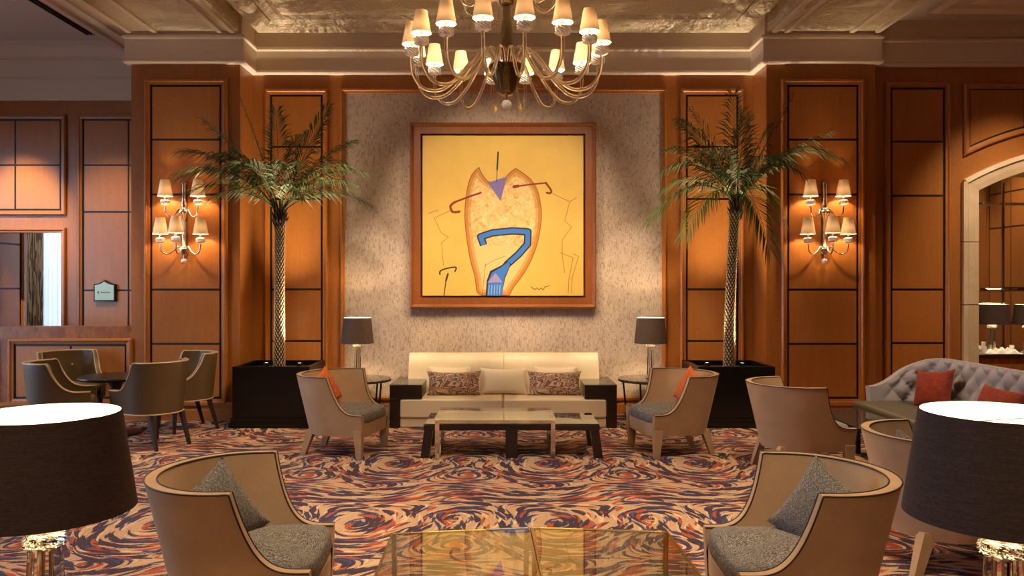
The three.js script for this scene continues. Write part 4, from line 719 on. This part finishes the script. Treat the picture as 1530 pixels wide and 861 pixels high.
{
  const t = thing('chandelier', 'two-tier glass chandelier with cream shades hanging before the painting', 'chandelier', [.03, 0, -7.1]);
  part('column', lathe([[.028, 3.5], [.05, 3.62], [.055, 3.75], [.05, 3.9], [.035, 4.05], [.03, 4.12]], 24), M.bronzeGlass, t);
  part('bowl', lathe([[0, 3.295], [.05, 3.3], [.075, 3.33], [.145, 3.5], [.165, 3.555], [.155, 3.57], [.12, 3.56], [0, 3.53]], 20), M.bronzeGlass, t);
  part('finial', new THREE.IcosahedronGeometry(.048, 1).translate(0, 3.215, 0), M.crystal, t); part('finial_rod', bar([0, 3.25, 0], [0, 3.3, 0], .008), M.nickel, t);
  part('upper_bowl', lathe([[0, 4.09], [.04, 4.095], [.06, 4.12], [.1, 4.24], [.09, 4.26], [0, 4.25]], 20), M.bronzeGlass, t);
  part('hanging_rod', bar([0, 4.25, 0], [0, 4.77, 0], .012), M.nickel, t); part('ceiling_rose', lathe([[0, 4.72], [.05, 4.73], [.09, 4.775]], 20), M.nickel, t);
  const ring = (n, off, pts) => { for (let i = 0; i < n; i++) { const a = (i + off) / n * 6.2832, c = Math.cos(a), s = Math.sin(a), P = pts.map(([r, y]) => [r * s, y, r * c]), e = P[P.length - 1]; shadedArm(t, P, e, M.armGlass, true, I.chandelier); } };
  ring(16, .42, [[.1, 3.56], [.14, 3.66], [.22, 3.685], [.32, 3.59], [.46, 3.42], [.6, 3.32], [.74, 3.33], [.83, 3.44], [.85, 3.56], [.85, 3.61]]);
  ring(8, .3, [[.06, 4.22], [.1, 4.3], [.16, 4.29], [.24, 4.16], [.34, 4.08], [.43, 4.14], [.46, 4.26], [.46, 4.3]]);
}
function tableLamp(label, [x, y, z], o, group) {
  const t = thing('table_lamp', label, 'lamp', [x, y, z], o.turn ?? 0, group), b = o.base, s = b + o.h;
  part('base', [rbox(o.w * 1.5, .02, o.w * 1.5, .004, 0, .01, 0), rbox(o.w * 1.3, .025, o.w * 1.3, .004, 0, .0325, 0)], M.chrome, t);
  // cut glass column: eight flat sides with a groove between them
  const ct = b - o.c - .04, cg = grid(16, 1, (u, v) => { const i = Math.round(u * 16) % 16, q = lerp(.62, .5, v) * o.w * (i % 2 ? 1 : .84), a = i / 16 * 6.2832; return [q * Math.cos(a), lerp(.045, ct, v), -q * Math.sin(a)]; }).toNonIndexed(); cg.computeVertexNormals();
  part('crystal_column', cg, M.prism, t); part('inner_rod', bar([0, .045, 0], [0, ct, 0], .006), M.nickel, t);
  part('crystal_collar', cupGeo.clone().scale(1.05, .62, 1.05).translate(0, b - o.c - .04, 0), M.prism, t);
  part('stem', bar([0, b - o.c - .01, 0], [0, b + o.h * .45, 0], .008), M.nickel, t);
  part('lamp_shade', lathe([[o.r0, b], [o.r1, s]], 56), M.shadeBlack, t); part('shade_lining', lathe([[o.r0 - .004, b + .001], [o.r1 - .004, s - .001]], 56), M.shadeLining, t);
  part('shade_spider', [bar([-o.r1 + .005, s - .02, 0], [o.r1 - .005, s - .02, 0], .002), bar([0, b + o.h * .45, 0], [0, s - .02, 0], .003)], M.nickel, t);
  part('bulb', new THREE.SphereGeometry(.03, 14, 10).translate(0, b + o.h * .55, 0), M.bulb, t);
  lamp(t, WARM, o.i, [0, b + o.h * .55, 0]);
  return t;
}
function roundTable(label, [x, z], r, h, legs = 4) {
  const t = thing('round_side_table', label, 'table', [x, 0, z]);
  part('glass_top', lathe([[0, h - .012], [r, h - .012], [r, h], [0, h]], 48), M.smokedGlass, t); part('rim', lathe([[r - .012, h - .03], [r + .002, h - .03], [r + .002, h - .013], [r - .012, h - .013], [r - .012, h - .03]], 48), M.blackMatte, t);
  for (let i = 0; i < legs; i++) { const a = (i + .35) / legs * 6.2832; part('leg', bar([r * .8 * Math.cos(a), 0, r * .8 * Math.sin(a)], [r * .93 * Math.cos(a), h - .03, r * .93 * Math.sin(a)], .011), M.blackMatte, t); }
  part('lower_ring', new THREE.TorusGeometry(r * .82, .006, 6, 40).rotateX(Math.PI / 2).translate(0, .08, 0), M.blackMatte, t);
}
roundTable('round dark glass side table between planter and sofa, cocktail table side', [-1.71, -9.25], .39, .5);
roundTable('round dark glass side table between sofa and planter, stone arch side', [1.74, -9.25], .39, .5);
const lampO = { c: .004, w: .07, base: .41, h: .3, r0: .19, r1: .16, i: I.table };
tableLamp('table lamp with black shade on the side table, cocktail table side of the sofa', [X(534, 9.25), .5, -9.25], lampO);
tableLamp('table lamp with black shade on the side table, stone arch side of the sofa', [X(972, 9.25), .5, -9.25], lampO);
const fg = { c: .06, w: .085, base: .36, h: .262, r0: .226, r1: .187, i: I.fgLamp, turn: .3 };
roundTable('tall round side table under the big near lamp, cocktail table side', [-1.229, -2.12], .28, .633);
roundTable('tall round side table under the big near lamp, tufted sofa side', [1.245, -1.97], .28, .66);
tableLamp('big table lamp with black linen shade in the foreground, cocktail table side', [-1.229, .633, -2.12], fg);
tableLamp('big table lamp with black linen shade in the foreground, tufted sofa side', [1.245, .66, -1.97], fg);
const nicheLamp = { c: .01, w: .07, base: .36, h: .25, r0: .19, r1: .185, i: I.table * .3 };
tableLamp('table lamp with wide black shade on the counter inside the stone arch', [X(1486, 9.85), .74, -9.9], nicheLamp);
tableLamp('second table lamp farther along the counter inside the stone arch', [X(1527, 9.75) + .1, .74, -9.8], { ...nicheLamp, r1: .14, r0: .17 });
{
  for (const [dx, dz, h, r] of [[-.16, .1, .09, .03], [.14, .12, .07, .035], [.22, .04, .1, .028]]) tag(part(numbered('drinking_glass'), lathe([[0, 0], [r * .8, 0], [r, h], [r - .003, h], [r * .75, .006], [0, .006]], 18), M.crystal, scene, [X(1486, 9.85) + dx, .74, -9.9 + dz]), 'small clear glass on the counter inside the stone arch', 'glass', 'glasses on the niche counter');
  tag(part('napkin_pile', grid(16, 16, (u, v) => { const a = u - .5, b = v - .5, e = Math.max(0, 1 - 4 * Math.max(a * a, b * b)); return [a * .42, .006 + .07 * Math.pow(e, .7) * (.7 + .5 * Math.sin(u * 17 + v * 5) * Math.sin(v * 13)), b * .2]; }), M.paper, scene, [X(1486, 9.85) + .04, .74, -9.77]), 'crumpled white napkins on the counter beside the lamp in the arch', 'napkins');
}
// ---------------------------------------------------------------- cocktail table and tub chairs
{
  const t = thing('cocktail_table', 'dark round pedestal table among four brown tub chairs', 'table', [-4.15, 0, -8.46]);
  part('table_top', lathe([[0, .585], [.35, .585], [.37, .6], [.37, .615], [.36, .622], [0, .622]], 48), M.black, t); part('pedestal', lathe([[.06, .03], [.05, .1], [.05, .5], [.1, .585]], 24), M.black, t); part('base', lathe([[0, 0], [.26, 0], [.26, .02], [.08, .04], [0, .04]], 36), M.black, t);
  tag(part('menu_card', box(.09, .12, .004), M.white, scene, [-3.93, .682, -8.4]), 'small white card standing on the dark cocktail table', 'card').rotation.y = .4;
}
const tub = (() => {
  const zc = -.02, zf = .3, hOf = (z) => (z <= zc ? .84 : .58 + .26 * Math.pow(1 - clamp((z - zc) / .2), 2.4));
  const path = uPath(.27, .26, zf, hOf, zc < 0 ? .001 : zc, .02);
  for (const p of path) p.h = p.z < -.06 ? .84 : .56 + .28 * Math.pow(1 - clamp((p.z + .06) / .3), 3.2);
  const s = shellGeo(path, .34, (h) => .05 * clamp((h - .3) / .5), () => .045, 10, (sv, h, p) => (p.z < -.1 ? -.012 * Math.abs(Math.cos(sv * 16) * Math.cos((h - .62) * 14)) : 0), .4);
  const low = path.map((p) => V(p.x + p.nx * .006, .34, p.z + p.nz * .006));
  return { s, low };
})();
const tubSeat = cushionGeo(seatOutline(.235, .22, .31), .4, .08, .03), tubBase = cushionGeo(seatOutline(.25, .24, .28), .33, .075, 0);
function tubChair(label, x, z, turn) {
  const t = thing('tub_chair', label, 'chair', [x, 0, z], turn, 'brown tub chairs');
  const b = part('backrest', tub.s.geo, M.tubLeather, t);
  part('trim', tube(tub.s.outer.filter((_, i) => i % 2 === 0), .007, 160, 6), M.tubTrim, b); part('trim', tube(tub.low.filter((_, i) => i % 2 === 0), .007, 120, 6), M.tubTrim, b); part('trim', tube(tub.s.inner.filter((_, i) => i % 2 === 0), .005, 160, 5), M.tubTrim, b);
  for (const u of [-.1, .1]) part('button', new THREE.SphereGeometry(.013, 8, 6).translate(u, .68, -.205), M.tubTrim, b);
  part('seat_cushion', tubSeat, M.tubLeather, t); part('seat_base', tubBase, M.tubLeather, t);
  for (const sx of [-1, 1]) { part('front_leg', taperBox([sx * .23, 0, .23], [sx * .23, .34, .22], .028, .028, .045, .045), M.darkWood, t); part('back_leg', taperBox([sx * .2, 0, -.26], [sx * .19, .34, -.16], .028, .028, .045, .045), M.darkWood, t); }
}
tubChair('brown tub chair with its back to the windows at the dark cocktail table', -4.36, -7.76, turnTo(.9, -.35));
tubChair('brown tub chair with dark legs, its back to the big seating group', -3.47, -7.85, turnTo(-.85, -.4));
tubChair('brown tub chair against the low divider with two buttons on its back', -4.86, -8.86, turnTo(.7, .6));
tubChair('brown tub chair beside the sconce pier, tufted inside back showing', -3.5, -8.75, turnTo(-.7, .65));

// ---------------------------------------------------------------- sign
{
  const Z = 11.15, x = X(157, Z), y = Y(436, Z), t = thing('wall_sign', 'mint direction sign with arched top and black frame on the far wall', 'sign', [x, y, ZL + .02]);
  const w = .15, h0 = -.135, h1 = .105, top = .145, shp = (k) => { const s = new THREE.Shape(); s.moveTo(-w * k, h0 * k); s.lineTo(w * k, h0 * k); s.lineTo(w * k, h1 * k); s.quadraticCurveTo(w * k * .45, h1 * k + .005, 0, top * k + .018 * k); s.quadraticCurveTo(-w * k * .45, h1 * k + .005, -w * k, h1 * k); s.closePath(); return s; };
  part('sign_frame', new THREE.ExtrudeGeometry(shp(1), { depth: .05, bevelEnabled: false }), M.blackMatte, t); part('sign_face', new THREE.ExtrudeGeometry(shp(.88), { depth: .054, bevelEnabled: false }), M.signFace, t);
  const c = new THREE.Shape(); c.moveTo(-.1, -.01); c.lineTo(-.078, .014); c.lineTo(-.072, .008); c.lineTo(-.086, -.01); c.lineTo(-.072, -.028); c.lineTo(-.078, -.034); c.closePath();
  part('arrow', new THREE.ExtrudeGeometry(c, { depth: .056, bevelEnabled: false }), M.blackMatte, t);
  const { FontLoader } = await import('three/addons/loaders/FontLoader.js'); const { TextGeometry } = await import('three/addons/geometries/TextGeometry.js');
  const font = await new FontLoader().loadAsync('fonts/droid/droid_sans_regular.typeface.json');
  part('lettering', new TextGeometry('Restrooms', { font, size: .021, depth: .002, curveSegments: 3 }).translate(-.05, -.02, .054), M.blackMatte, t);
}
scene.traverse((o) => { if (o.isMesh) { o.castShadow = o.receiveShadow = true; } });
renderer.render(scene, camera);
